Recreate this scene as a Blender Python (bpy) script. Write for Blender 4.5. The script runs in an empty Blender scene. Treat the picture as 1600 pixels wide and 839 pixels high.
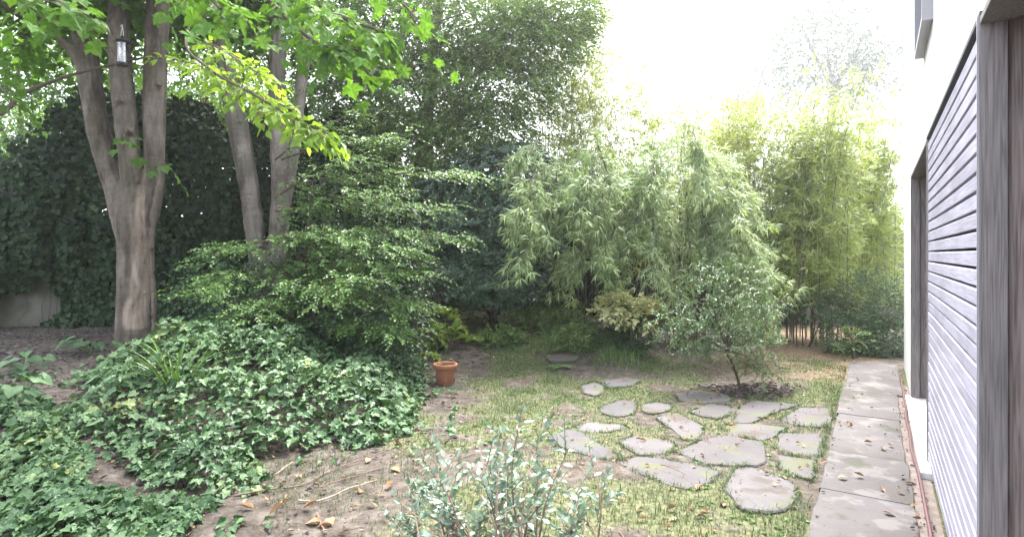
import bpy, bmesh, math, random
import numpy as np
from mathutils import Vector, Matrix

R = math.radians
sc = bpy.context.scene
COL = sc.collection
rng = np.random.default_rng(11)
random.seed(11)

# ------------------------------------------------------------------ camera, sky, sun, exposure
EYE = 1.7                      # eye height in metres
FPX, CX, HY = 900.0, 800.0, 397.0   # focal length and horizon of a 1600 px wide picture
cam = bpy.data.cameras.new('camera')
cam.sensor_width = 36.0
cam.lens = 36.0 * FPX / 1600.0
cam.shift_y = -(419.5 - HY) / 1600.0
cam.clip_start = 0.05
cam.clip_end = 2000
camo = bpy.data.objects.new('camera', cam)
COL.objects.link(camo)
camo.location = (0, 0, EYE)
camo.rotation_euler = (R(90), 0, 0)
sc.camera = camo

SUN_AZ, SUN_EL = R(24), R(64)      # azimuth from +Y towards +X, elevation
w = bpy.data.worlds.new('World')
sc.world = w
w.use_nodes = True
nt = w.node_tree
bg = nt.nodes['Background']
sky = nt.nodes.new('ShaderNodeTexSky')
sky.sky_type = 'NISHITA'
sky.sun_disc = False
sky.sun_elevation = SUN_EL
sky.sun_rotation = SUN_AZ
sky.dust_density = 4.0
sky.air_density = 1.0
hsv = nt.nodes.new('ShaderNodeHueSaturation')
hsv.inputs['Saturation'].default_value = 0.38
nt.links.new(sky.outputs[0], hsv.inputs['Color'])
nt.links.new(hsv.outputs[0], bg.inputs['Color'])
bg.inputs['Strength'].default_value = 0.15

sun = bpy.data.lights.new('sun', 'SUN')
sun.energy = 1.5
sun.angle = R(25)
sun.color = (1.0, 0.95, 0.86)
suno = bpy.data.objects.new('sun', sun)
COL.objects.link(suno)
sd = Vector((math.sin(SUN_AZ) * math.cos(SUN_EL), math.cos(SUN_AZ) * math.cos(SUN_EL), math.sin(SUN_EL)))
suno.rotation_euler = sd.to_track_quat('Z', 'Y').to_euler()
suno.location = (5, 5, 20)

vs = sc.view_settings
vs.view_transform = 'Standard'
vs.look = 'None'
vs.gamma = 1.0
vs.exposure = 3.12
vs.use_curve_mapping = False

cy = sc.cycles
cy.use_denoising = True
cy.denoising_prefilter = 'ACCURATE'
cy.max_bounces = 7
cy.diffuse_bounces = 4
cy.glossy_bounces = 2
cy.transmission_bounces = 4
cy.volume_bounces = 0
cy.caustics_reflective = False
cy.caustics_refractive = False
cy.sample_clamp_indirect = 6.0

# ------------------------------------------------------------------ helpers
def A(*a):
    return np.array(a, float)

def nrm(v):
    return v / np.maximum(np.linalg.norm(v, axis=-1, keepdims=True), 1e-9)

def P(px, py, D):
    """a point of the garden at depth D, by where it shows in the 1600 px picture (used as a survey)"""
    return A((px - CX) / FPX * D, D, EYE - (py - HY) / FPX * D)

def sstep(a, b, x):
    t = np.clip((np.asarray(x, float) - a) / (b - a), 0, 1)
    return t * t * (3 - 2 * t)

_tabs = {}
def vnoise(x, y, s, seed=0):
    if seed not in _tabs:
        _tabs[seed] = np.random.default_rng(1000 + seed).random((256, 256))
    T = _tabs[seed]
    x = np.asarray(x, float) * s + 1000.0
    y = np.asarray(y, float) * s + 1000.0
    i = np.floor(x).astype(int); j = np.floor(y).astype(int)
    fx = x - i; fy = y - j
    fx = fx * fx * (3 - 2 * fx); fy = fy * fy * (3 - 2 * fy)
    a = T[i % 256, j % 256]; b = T[(i + 1) % 256, j % 256]
    c = T[i % 256, (j + 1) % 256]; d = T[(i + 1) % 256, (j + 1) % 256]
    return (a * (1 - fx) + b * fx) * (1 - fy) + (c * (1 - fx) + d * fx) * fy

def bank_s(x, y):
    return np.minimum(-1.0 - x, (x + 1.0) * -0.78 + (y - 5.8) * 0.63)

def gz0(x, y):
    x = np.asarray(x, float); y = np.asarray(y, float)
    bank = 0.40 * sstep(0.0, 2.4, bank_s(x, y))
    rise = 0.55 * sstep(7.4, 12.5, y) * (1 - sstep(0.8, 3.0, x)) * sstep(-5.0, -1.5, x)
    return bank + rise

def gz(x, y):
    x = np.asarray(x, float); y = np.asarray(y, float)
    u = x * UX + y * UY; v = x * UY - y * UX
    flat = sstep(-0.75, -0.3, v) * sstep(12.0, 11.0, u) if False else sstep(-0.8, -0.4, v)
    n = (vnoise(x, y, 1.1, 1) - .5) * 0.07 + (vnoise(x, y, 3.7, 2) - .5) * 0.03 + (vnoise(x, y, 11.0, 3) - .5) * 0.014
    lawnish = sstep(-1.4, -0.4, x)
    return gz0(x, y) + n * (1 - 0.93 * flat) * (1 - 0.55 * lawnish)

_k = math.hypot(570, 900)
UX, UY = 570 / _k, 900 / _k       # direction of the house wall on the ground

def G(px, py):
    """where the line of sight through a picture point meets the ground"""
    lo = 1.5
    dx, dz = (px - CX) / FPX, -(py - HY) / FPX
    d = lo
    while d < 40:
        if EYE + dz * d <= gz0(dx * d, d):
            break
        d += 0.02
    return A(dx * d, d, float(gz(dx * d, d)))

def tag(o, label=None, cat=None, group=None, kind=None):
    if label: o['label'] = label
    if cat: o['category'] = cat
    if group: o['group'] = group
    if kind: o['kind'] = kind
    return o

def thing(name, loc, label=None, cat=None, group=None, kind=None, rz=0.0):
    o = bpy.data.objects.new(name, None)
    o.empty_display_size = 0.1
    COL.objects.link(o)
    o.location = tuple(float(c) for c in loc)
    o.rotation_euler = (0, 0, rz)
    return tag(o, label, cat, group, kind)

class MB:
    """collects geometry; build() links it as one mesh object"""
    def __init__(s):
        s.V = []; s.F = []; s.n = 0
    def add(s, V, faces, mat=0):
        V = np.asarray(V, float)
        if V.ndim == 2: V = V[None]
        n, k, _ = V.shape
        s.V.append(V.reshape(-1, 3))
        base = s.n + np.arange(n)[:, None, None] * k
        by = {}
        for f in faces: by.setdefault(len(f), []).append(f)
        for p, fl in by.items():
            idx = (base + np.array(fl)[None]).reshape(-1, p)
            s.F.append((idx, mat))
        s.n += n * k
    def leaves(s, T, Pn, f, n, size, mat=0):
        """template T=(verts, faces) at points Pn, pointing along f, face normal n"""
        tv, tf = T
        f = nrm(f); r = nrm(np.cross(f, n)); u = np.cross(r, f)
        size = np.asarray(size, float)
        if size.ndim == 0: size = np.full(len(Pn), float(size))
        if size.ndim == 1: size = size[:, None]
        tv = np.asarray(tv, float)
        V = (tv[None, :, 0, None] * r[:, None] + tv[None, :, 1, None] * f[:, None] + tv[None, :, 2, None] * u[:, None]) * size[:, None]
        s.add(V + Pn[:, None], tf, mat)
    def prisms(s, a, b, ra, rb, mat=0):
        a = np.asarray(a, float); b = np.asarray(b, float)
        d = nrm(b - a)
        ref = np.where(np.abs(d[:, 2:3]) > .9, A(1, 0, 0)[None], A(0, 0, 1)[None])
        x = nrm(np.cross(d, ref)); y = np.cross(d, x)
        ra = np.broadcast_to(np.asarray(ra, float), (len(a),)); rb = np.broadcast_to(np.asarray(rb, float), (len(a),))
        V = []
        for base, r in ((a, ra), (b, rb)):
            for k in range(3):
                an = 2 * math.pi * k / 3
                V.append(base + (x * math.cos(an) + y * math.sin(an)) * r[:, None])
        s.add(np.stack(V, 1), [[0, 1, 4, 3], [1, 2, 5, 4], [2, 0, 3, 5]], mat)
    def tube(s, pts, rad, sides=8, mat=0, cap=True):
        pts = np.asarray(pts, float); m = len(pts)
        rad = np.broadcast_to(np.asarray(rad, float), (m,))
        tan = nrm(np.gradient(pts, axis=0))
        ref = A(0, 0, 1) if abs(tan[0, 2]) < .9 else A(1, 0, 0)
        x = nrm(np.cross(tan[0], ref)); X = [x]
        for i in range(1, m):
            x = nrm(x - tan[i] * np.dot(x, tan[i])); X.append(x)
        X = np.array(X); Y = np.cross(tan, X)
        an = np.arange(sides) * 2 * math.pi / sides
        V = pts[:, None] + (X[:, None] * np.cos(an)[None, :, None] + Y[:, None] * np.sin(an)[None, :, None]) * rad[:, None, None]
        fs = []
        for i in range(m - 1):
            for j in range(sides):
                k = (j + 1) % sides
                fs.append([i * sides + j, i * sides + k, (i + 1) * sides + k, (i + 1) * sides + j])
        if cap:
            fs.append(list(range(sides))[::-1]); fs.append([(m - 1) * sides + j for j in range(sides)])
        s.add(V.reshape(-1, 3), fs, mat)
    def box(s, x0, x1, y0, y1, z0, z1, mat=0):
        v = [(x, y, z) for z in (z0, z1) for y in (y0, y1) for x in (x0, x1)]
        s.add(np.array(v), [[0, 2, 3, 1], [4, 5, 7, 6], [0, 1, 5, 4], [2, 6, 7, 3], [0, 4, 6, 2], [1, 3, 7, 5]], mat)
    def mesh(s, name, mats, off=None, smooth=False):
        V = np.concatenate(s.V) if s.V else np.zeros((0, 3))
        if off is not None: V = V - np.asarray(off, float)
        me = bpy.data.meshes.new(name)
        lt = np.concatenate([np.full(len(i), i.shape[1], np.int32) for i, m in s.F])
        mi = np.concatenate([np.full(len(i), m, np.int32) for i, m in s.F])
        lv = np.concatenate([i.reshape(-1) for i, m in s.F]).astype(np.int32)
        ls = np.concatenate([[0], np.cumsum(lt)[:-1]]).astype(np.int32)
        me.vertices.add(len(V)); me.vertices.foreach_set('co', V.astype(np.float32).reshape(-1))
        me.loops.add(len(lv)); me.loops.foreach_set('vertex_index', lv)
        me.polygons.add(len(lt)); me.polygons.foreach_set('loop_start', ls)
        me.update(calc_edges=True)
        me.polygons.foreach_set('material_index', mi)
        me.polygons.foreach_set('use_smooth', np.full(len(lt), smooth))
        for m in (mats if isinstance(mats, (list, tuple)) else [mats]): me.materials.append(m)
        me.update()
        return me
    def build(s, name, mats, parent=None, local=False, smooth=False):
        if s.n == 0: return {}
        off = None
        if parent is not None and not local: off = tuple(parent.location)
        o = bpy.data.objects.new(name, s.mesh(name, mats, off, smooth))
        COL.objects.link(o)
        if parent is not None: o.parent = parent
        return o

def place(name, mesh, parent, loc, f, n, size, root=None):
    """one leaf-like piece sharing mesh data, as a part of its own"""
    f = nrm(np.asarray(f, float)); r = nrm(np.cross(f, n)); u = np.cross(r, f)
    o = bpy.data.objects.new(name, mesh)
    COL.objects.link(o)
    loc = np.asarray(loc, float)
    if parent is not None:
        o.parent = parent
        loc = loc - np.array(parent.location) - (np.array(parent.parent.location) if parent.parent else 0)
    m = Matrix(((r[0], f[0], u[0], loc[0]), (r[1], f[1], u[1], loc[1]), (r[2], f[2], u[2], loc[2]), (0, 0, 0, 1)))
    o.matrix_local = m @ Matrix.Diagonal((size, size, size, 1))
    return o

def rdir(n, zlo=-1, zhi=1):
    a = rng.random(n) * 2 * math.pi
    z = zlo + rng.random(n) * (zhi - zlo)
    r = np.sqrt(np.maximum(0, 1 - z * z))
    return np.stack([r * np.cos(a), r * np.sin(a), z], 1)

def jit(v, s):
    return nrm(v + rng.normal(size=v.shape) * s)

# ------------------------------------------------------------------ leaf templates: y along the leaf, x across, z up
def T_ovate(wd=.5, fold=.10, droop=.12):
    h = wd / 2
    v = [(0, 0, 0), (h * .8, .25, fold * .8), (h, .52, fold - droop * .3), (0, 1, -droop), (-h, .52, fold - droop * .3), (-h * .8, .25, fold * .8), (0, .5, -droop * .25)]
    return v, [[0, 1, 2, 6], [6, 2, 3], [0, 6, 4, 5], [6, 3, 4]]
def T_kite(wd=.5, fold=.1, droop=.1):
    h = wd / 2
    return [(0, 0, 0), (h, .42, fold), (0, 1, -droop), (-h, .42, fold)], [[0, 1, 2], [0, 2, 3]]
def T_lance(wd=.11, droop=.35):
    h = wd / 2
    return [(0, 0, 0), (h, .22, .02), (h * .8, .6, -droop * .35), (0, 1, -droop), (-h * .8, .6, -droop * .35), (-h, .22, .02)], [[0, 1, 2, 4, 5][:5], [2, 3, 4]]
def T_lobed(pts, fold=.08, droop=.1):
    """outline for x>=0 from base to tip, mirrored; fan about a midrib point"""
    v = [(0, .38, -.03)]
    out = [(0, 0)] + pts
    full = out + [(-x, y) for x, y in reversed(out[1:-1])]
    for x, y in full:
        v.append((x, y, fold * min(1, abs(x) * 2.4) - droop * max(0, y - .4) ** 1.2 - (abs(x) > .45) * .10))
    n = len(full)
    return v, [[0, 1 + i, 1 + (i + 1) % n] for i in range(n)]
MAPLE = T_lobed([(.16, -.06), (.30, .02), (.55, .04), (.42, .20), (.66, .34), (.60, .44), (.70, .58), (.46, .54), (.34, .50), (.30, .66), (.24, .74), (.13, .82), (0, 1.05)], .10, .30)
IVY = T_lobed([(.20, -.12), (.42, .05), (.34, .24), (.52, .44), (.27, .52), (.17, .72), (0, 1.0)], .10, .22)
HEART = T_lobed([(.18, -.14), (.40, -.05), (.47, .22), (.33, .55), (.14, .82), (0, 1.0)], .14, .25)
MAPLE_S = T_lobed([(.50, .03), (.40, .20), (.68, .52), (.32, .56), (0, 1.05)], .10, .30)
IVY_S = T_lobed([(.40, .02), (.48, .42), (0, 1.0)], .10, .22)
OVATE = T_ovate(.52)
OVATE_W = T_ovate(.62, .08, .2)
ELLIP = T_ovate(.36, .1, .2)
KITE = T_kite(.5)
KITE_N = T_kite(.32)
LANCE = T_lance(.105, .35)
LANCE_N = T_lance(.075, .5)

# ------------------------------------------------------------------ materials
def newmat(name):
    m = bpy.data.materials.new(name); m.use_nodes = True
    n = m.node_tree.nodes; n.clear()
    return m, n, m.node_tree.links

def ramp(nodes, cols, interp='LINEAR'):
    r = nodes.new('ShaderNodeValToRGB'); cr = r.color_ramp; cr.interpolation = interp
    if len(cols[0]) != 2: cols = [(i / max(1, len(cols) - 1), c) for i, c in enumerate(cols)]
    while len(cr.elements) < len(cols): cr.elements.new(.5)
    for e, (p, c) in zip(cr.elements, cols):
        e.position = p; e.color = (*c[:3], 1)
    return r

def leafmat(name, cols, rough=.42, trans=.30, spec=.45, tint=(1.25, 1.2, .55), clump=1.6):
    m, N, L = newmat(name)
    out = N.new('ShaderNodeOutputMaterial'); geo = N.new('ShaderNodeNewGeometry'); oi = N.new('ShaderNodeObjectInfo')
    add = N.new('ShaderNodeMath'); add.operation = 'ADD'
    fr = N.new('ShaderNodeMath'); fr.operation = 'FRACT'
    L.new(geo.outputs['Random Per Island'], add.inputs[0]); L.new(oi.outputs['Random'], add.inputs[1]); L.new(add.outputs[0], fr.inputs[0])
    noi = N.new('ShaderNodeTexNoise'); noi.inputs['Scale'].default_value = clump; noi.inputs['Detail'].default_value = 2
    L.new(geo.outputs['Position'], noi.inputs['Vector'])
    mix = N.new('ShaderNodeMath'); mix.operation = 'MULTIPLY_ADD'; mix.inputs[1].default_value = .62
    sc2 = N.new('ShaderNodeMath'); sc2.operation = 'MULTIPLY_ADD'; sc2.inputs[1].default_value = .9; sc2.inputs[2].default_value = -.26
    L.new(noi.outputs['Fac'], sc2.inputs[0]); L.new(fr.outputs[0], mix.inputs[0]); L.new(sc2.outputs[0], mix.inputs[2])
    r = ramp(N, cols); L.new(mix.outputs[0], r.inputs[0])
    pb = N.new('ShaderNodeBsdfPrincipled'); pb.inputs['Roughness'].default_value = rough; pb.inputs['Specular IOR Level'].default_value = spec
    L.new(r.outputs[0], pb.inputs['Base Color'])
    tm = N.new('ShaderNodeMix'); tm.data_type = 'RGBA'; tm.blend_type = 'MULTIPLY'; tm.inputs[0].default_value = 1
    L.new(r.outputs[0], tm.inputs[6]); tm.inputs[7].default_value = (*tint, 1)
    tr = N.new('ShaderNodeBsdfTranslucent'); L.new(tm.outputs[2], tr.inputs['Color'])
    ms = N.new('ShaderNodeMixShader'); ms.inputs[0].default_value = trans
    L.new(pb.outputs[0], ms.inputs[1]); L.new(tr.outputs[0], ms.inputs[2]); L.new(ms.outputs[0], out.inputs['Surface'])
    return m

def noisemat(name, cols, scale=6, detail=6, rough=.85, bump=.3, bscale=30, stretch=(1, 1, 1), spec=.25, extra=None, dist=.01):
    """plain rough surface: colours from noise, fine relief from a second noise"""
    m, N, L = newmat(name)
    out = N.new('ShaderNodeOutputMaterial'); tc = N.new('ShaderNodeTexCoord'); mp = N.new('ShaderNodeMapping')
    mp.inputs['Scale'].default_value = stretch
    oi = N.new('ShaderNodeObjectInfo')
    vm = N.new('ShaderNodeVectorMath'); vm.operation = 'MULTIPLY_ADD'; vm.inputs[1].default_value = (13, 17, 19)
    L.new(oi.outputs['Random'], vm.inputs[0]); L.new(tc.outputs['Object'], vm.inputs[2])
    L.new(vm.outputs[0], mp.inputs['Vector'])
    n1 = N.new('ShaderNodeTexNoise'); n1.inputs['Scale'].default_value = scale; n1.inputs['Detail'].default_value = detail; n1.inputs['Roughness'].default_value = .62
    L.new(mp.outputs[0], n1.inputs['Vector'])
    r = ramp(N, cols); L.new(n1.outputs['Fac'], r.inputs[0])
    pb = N.new('ShaderNodeBsdfPrincipled'); pb.inputs['Roughness'].default_value = rough; pb.inputs['Specular IOR Level'].default_value = spec
    col = r.outputs[0]
    if extra: col = extra(N, L, mp.outputs[0], col, tc)
    L.new(col, pb.inputs['Base Color'])
    n2 = N.new('ShaderNodeTexNoise'); n2.inputs['Scale'].default_value = bscale; n2.inputs['Detail'].default_value = 5
    L.new(mp.outputs[0], n2.inputs['Vector'])
    bp = N.new('ShaderNodeBump'); bp.inputs['Strength'].default_value = bump; bp.inputs['Distance'].default_value = dist
    L.new(n2.outputs['Fac'], bp.inputs['Height']); L.new(bp.outputs[0], pb.inputs['Normal'])
    L.new(pb.outputs[0], out.inputs['Surface'])
    return m

def spots(scale, lo, hi, color, amt=1.0, detail=3):
    """patches of another colour with a shape of their own (lichen, stains)"""
    def f(N, L, vec, col, tc):
        n = N.new('ShaderNodeTexNoise'); n.inputs['Scale'].default_value = scale; n.inputs['Detail'].default_value = detail
        L.new(vec, n.inputs['Vector'])
        mr = N.new('ShaderNodeMapRange'); mr.inputs[1].default_value = lo; mr.inputs[2].default_value = hi; mr.inputs[4].default_value = amt
        L.new(n.outputs['Fac'], mr.inputs[0])
        mx = N.new('ShaderNodeMix'); mx.data_type = 'RGBA'
        L.new(mr.outputs[0], mx.inputs[0]); L.new(col, mx.inputs[6]); mx.inputs[7].default_value = (*color, 1)
        return mx.outputs[2]
    return f
def objtone(lo, hi):
    """each piece of stone a little lighter or darker than its neighbours"""
    def f(N, L, vec, col, tc):
        oi = N.new('ShaderNodeObjectInfo'); mr = N.new('ShaderNodeMapRange'); mr.inputs[3].default_value = lo; mr.inputs[4].default_value = hi
        L.new(oi.outputs['Random'], mr.inputs[0])
        v = N.new('ShaderNodeVectorMath'); v.operation = 'SCALE'; L.new(col, v.inputs[0]); L.new(mr.outputs[0], v.inputs['Scale'])
        return v.outputs[0]
    return f
def chain(*fs):
    def f(N, L, vec, col, tc):
        for g in fs: col = g(N, L, vec, col, tc)
        return col
    return f

M = {}
M['maple'] = leafmat('sycamore_leaf', [(0.052, 0.115, 0.021), (0.086, 0.196, 0.029), (0.138, 0.276, 0.040)], .6, .45, .25)
M['lime'] = leafmat('bright_leaf', [(.14, .26, .03), (.22, .36, .05), (.32, .46, .08)], .42, .5)
M['hornbeam'] = leafmat('hornbeam_leaf', [(.05, .11, .03), (.09, .19, .045), (.18, .31, .07)], .42, .32)
M['dark'] = leafmat('dark_tree_leaf', [(.07, .135, .035), (.125, .215, .055), (.22, .33, .085)], .5, .28)
M['backtree'] = leafmat('background_leaf', [(0.046, 0.098, 0.023), (0.078, 0.169, 0.033), (0.143, 0.273, 0.046)], .5, .4)
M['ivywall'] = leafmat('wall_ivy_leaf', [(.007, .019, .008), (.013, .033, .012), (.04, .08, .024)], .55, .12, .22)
M['ivy'] = leafmat('ivy_leaf', [(0, (.018, .05, .022)), (.38, (.045, .10, .04)), (.86, (.115, .195, .09)), (.97, (.30, .33, .12))], .48, .15, .32)
M['rhodo'] = leafmat('rhododendron_leaf', [(0.017, 0.042, 0.022), (0.031, 0.070, 0.036), (0.063, 0.119, 0.063)], .33, .08, .5)
M['bamboo'] = leafmat('bamboo_leaf', [(.13, .205, .085), (.22, .315, .135), (.36, .44, .23)], .42, .34)
M['bamboo_y'] = leafmat('yellow_bamboo_leaf', [(.20, .26, .06), (.30, .36, .09), (.42, .46, .16)], .45, .42)
M['bamboo_m'] = leafmat('fresh_bamboo_leaf', [(.15, .21, .07), (.25, .32, .10), (.37, .42, .17)], .45, .4)
M['bamboo_p'] = leafmat('pale_bamboo_leaf', [(.17, .25, .12), (.28, .375, .19), (.43, .50, .31)], .42, .36)
M['hebe'] = leafmat('blue_green_leaf', [(.09, .15, .11), (.16, .235, .18), (.28, .37, .30)], .33, .18, .5, (1.1, 1.15, .8))
M['box'] = leafmat('small_shrub_leaf', [(.055, .11, .055), (.095, .17, .085), (.17, .26, .14)], .38, .25)
M['shade'] = leafmat('evergreen_shrub_leaf', [(0.025, 0.059, 0.028), (0.042, 0.092, 0.039), (0.077, 0.147, 0.063)], .4, .15)
M['cream'] = leafmat('variegated_leaf', [(.30, .36, .15), (.55, .56, .30), (.68, .66, .42)], .4, .25, .45, (1.1, 1.1, .7))
M['hydra'] = leafmat('yellow_green_leaf', [(.12, .20, .03), (.20, .30, .05), (.27, .36, .08)], .45, .35)
M['grass'] = leafmat('grass_blade', [(.042, .075, .03), (.072, .115, .048), (.13, .17, .083)], .5, .3, .3)
M['weeds'] = leafmat('weed_leaf', [(.06, .12, .04), (.11, .19, .06), (.19, .28, .10)], .45, .28)
M['strap'] = leafmat('strap_leaf', [(.055, .12, .03), (.10, .185, .05), (.20, .29, .10)], .33, .25)
M['euca'] = leafmat('far_grey_leaf', [(.05, .085, .06), (.085, .13, .09), (.13, .18, .12)], .5, .25)
M['litter'] = leafmat('dry_leaf', [(.12, .07, .04), (.25, .16, .09), (.42, .31, .20)], .7, .1, .2, (1.1, 1, .8), clump=5)
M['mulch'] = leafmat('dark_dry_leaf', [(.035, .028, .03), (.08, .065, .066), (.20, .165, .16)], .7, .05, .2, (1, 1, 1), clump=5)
M['straw'] = leafmat('dry_bamboo_litter', [(.16, .11, .065), (.27, .20, .125), (.38, .30, .20)], .7, .1, .2, (1, 1, .8), clump=5)
M['twig'] = noisemat('twig_bark', [(.05, .04, .03), (.12, .095, .07)], 12, rough=.9)
M['stick'] = noisemat('pale_dry_stick', [(.25, .18, .14), (.45, .36, .30)], 14, rough=.8)
M['stick_dark'] = noisemat('brown_dry_stick', [(.10, .07, .055), (.22, .15, .12)], 14, rough=.8)
M['culm'] = noisemat('bamboo_culm', [(.05, .05, .035), (.10, .095, .065), (.16, .145, .105)], 5, rough=.45, stretch=(1, 1, .3))
M['soil_core'] = noisemat('stem_tangle', [(.012, .012, .009), (.03, .028, .02)], 9, rough=.95)

def barkmat(name, base, mid, hi, green):
    m, N, L = newmat(name)
    out = N.new('ShaderNodeOutputMaterial'); tc = N.new('ShaderNodeTexCoord')
    mp = N.new('ShaderNodeMapping'); mp.inputs['Scale'].default_value = (1, 1, .35); L.new(tc.outputs['Object'], mp.inputs['Vector'])
    mh = N.new('ShaderNodeMapping'); mh.inputs['Scale'].default_value = (1, 1, 5); L.new(tc.outputs['Object'], mh.inputs['Vector'])
    n1 = N.new('ShaderNodeTexNoise'); n1.inputs['Scale'].default_value = 5; n1.inputs['Detail'].default_value = 8; n1.inputs['Roughness'].default_value = .65
    L.new(mp.outputs[0], n1.inputs['Vector'])
    r = ramp(N, [(.34, base), (.5, mid), (.66, hi)]); L.new(n1.outputs['Fac'], r.inputs[0])
    nh = N.new('ShaderNodeTexNoise'); nh.inputs['Scale'].default_value = 4; nh.inputs['Detail'].default_value = 5; L.new(mh.outputs[0], nh.inputs['Vector'])
    rh = ramp(N, [(.35, (.62, .62, .62)), (.55, (1, 1, 1))]); L.new(nh.outputs['Fac'], rh.inputs[0])
    mx = N.new('ShaderNodeMix'); mx.data_type = 'RGBA'; mx.blend_type = 'MULTIPLY'; mx.inputs[0].default_value = .28
    L.new(r.outputs[0], mx.inputs[6]); L.new(rh.outputs[0], mx.inputs[7])
    col = spots(2.2, .5, .68, green, .55)(N, L, tc.outputs['Object'], mx.outputs[2], tc)
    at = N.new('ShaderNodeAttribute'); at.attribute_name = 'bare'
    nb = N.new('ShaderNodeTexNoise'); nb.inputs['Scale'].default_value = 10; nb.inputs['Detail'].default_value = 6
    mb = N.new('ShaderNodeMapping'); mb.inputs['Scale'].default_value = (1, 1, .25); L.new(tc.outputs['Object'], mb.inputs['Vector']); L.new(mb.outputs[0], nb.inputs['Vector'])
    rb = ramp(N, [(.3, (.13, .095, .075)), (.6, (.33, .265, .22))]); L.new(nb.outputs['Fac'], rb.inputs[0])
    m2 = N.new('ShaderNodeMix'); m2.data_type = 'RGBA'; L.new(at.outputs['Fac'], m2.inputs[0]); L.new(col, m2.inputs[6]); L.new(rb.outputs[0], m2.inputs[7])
    pb = N.new('ShaderNodeBsdfPrincipled'); pb.inputs['Roughness'].default_value = .8; pb.inputs['Specular IOR Level'].default_value = .25
    L.new(m2.outputs[2], pb.inputs['Base Color'])
    nb2 = N.new('ShaderNodeTexNoise'); nb2.inputs['Scale'].default_value = 26; nb2.inputs['Detail'].default_value = 6; L.new(mp.outputs[0], nb2.inputs['Vector'])
    ad = N.new('ShaderNodeMath'); ad.operation = 'ADD'; L.new(nb2.outputs['Fac'], ad.inputs[0]); L.new(nh.outputs['Fac'], ad.inputs[1])
    bp = N.new('ShaderNodeBump'); bp.inputs['Strength'].default_value = .8; bp.inputs['Distance'].default_value = .02
    L.new(ad.outputs[0], bp.inputs['Height']); L.new(bp.outputs[0], pb.inputs['Normal'])
    L.new(pb.outputs[0], out.inputs['Surface'])
    return m
M['bark'] = barkmat('sycamore_bark', (.05, .038, .03), (.115, .094, .077), (.19, .162, .138), (.085, .08, .048))
M['bark2'] = barkmat('grey_bark', (.075, .062, .053), (.145, .124, .108), (.23, .20, .18), (.11, .115, .08))

M['stone'] = noisemat('flagstone', [(.06, .056, .06), (.09, .084, .089), (.12, .113, .118)], 3.5, 8, .85, .5, 45,
                      extra=chain(objtone(.75, 1.2), spots(1.6, .52, .66, (.075, .075, .09), .6), spots(9, .60, .68, (.08, .08, .075), .7), spots(3.1, .54, .62, (.085, .095, .045), .7), spots(2.4, .60, .66, (.065, .052, .046), .8)))
M['concrete'] = noisemat('path_concrete', [(.062, .058, .059), (.098, .091, .094), (.13, .122, .127)], 2.2, 9, .9, .35, 60,
                         extra=chain(objtone(.9, 1.12), spots(1.1, .5, .64, (.06, .053, .047), .75), spots(5.5, .55, .64, (.17, .158, .162), .5), spots(3.0, .60, .66, (.05, .055, .035), .6), spots(14, .62, .7, (.075, .068, .06), .8), spots(2.1, .6, .72, (.20, .19, .187), .6)))
M['render'] = noisemat('white_render', [(.74, .73, .73), (.82, .81, .82)], 1.5, 6, .9, .12, 120, extra=spots(.9, .62, .8, (.62, .60, .58), .4))
M['plinthend'] = noisemat('sill_concrete', [(.70, .69, .68), (.80, .79, .79)], 5, 6, .85, .2, 70, extra=spots(6, .62, .7, (.3, .28, .26), .5))
M['gravel'] = noisemat('soil_strip', [(.07, .055, .05), (.15, .125, .115), (.26, .23, .21)], 14, 8, .95, .8, 50)
M['wallblock'] = noisemat('old_garden_wall', [(.085, .082, .068), (.15, .145, .125), (.21, .20, .18)], 2.0, 8, .95, .5, 30, extra=chain(spots(1.3, .46, .60, (.07, .08, .045), .8), spots(5, .6, .7, (.08, .08, .07), .7)))
M['terra'] = noisemat('terracotta', [(.25, .10, .055), (.34, .15, .09), (.40, .21, .145)], 7, 6, .85, .25, 60, extra=spots(5, .60, .70, (.50, .40, .34), .6))
M['potsoil'] = noisemat('pot_soil', [(.05, .06, .02), (.12, .14, .04)], 20, 6, .95, .8, 50)
M['blackplastic'] = noisemat('black_plastic', [(.012, .012, .013), (.025, .025, .027)], 8, rough=.4, bump=.05)
M['hose'] = noisemat('maroon_hose', [(.085, .045, .05), (.14, .075, .082)], 9, rough=.55, bump=.1)
M['metal'] = noisemat('grey_window_metal', [(.30, .29, .32), (.40, .39, .42)], 4, rough=.5, bump=.05, spec=.5)
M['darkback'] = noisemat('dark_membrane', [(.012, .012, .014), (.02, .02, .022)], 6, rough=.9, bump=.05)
M['flash'] = noisemat('dark_flashing', [(.05, .048, .055), (.075, .07, .08)], 6, rough=.6, bump=.05)
M['cordage'] = noisemat('cord', [(.5, .5, .48), (.6, .6, .58)], 9, rough=.8)
M['seed'] = noisemat('bird_seed', [(.5, .45, .36), (.75, .72, .66)], 60, rough=.8, bump=.6)

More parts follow.
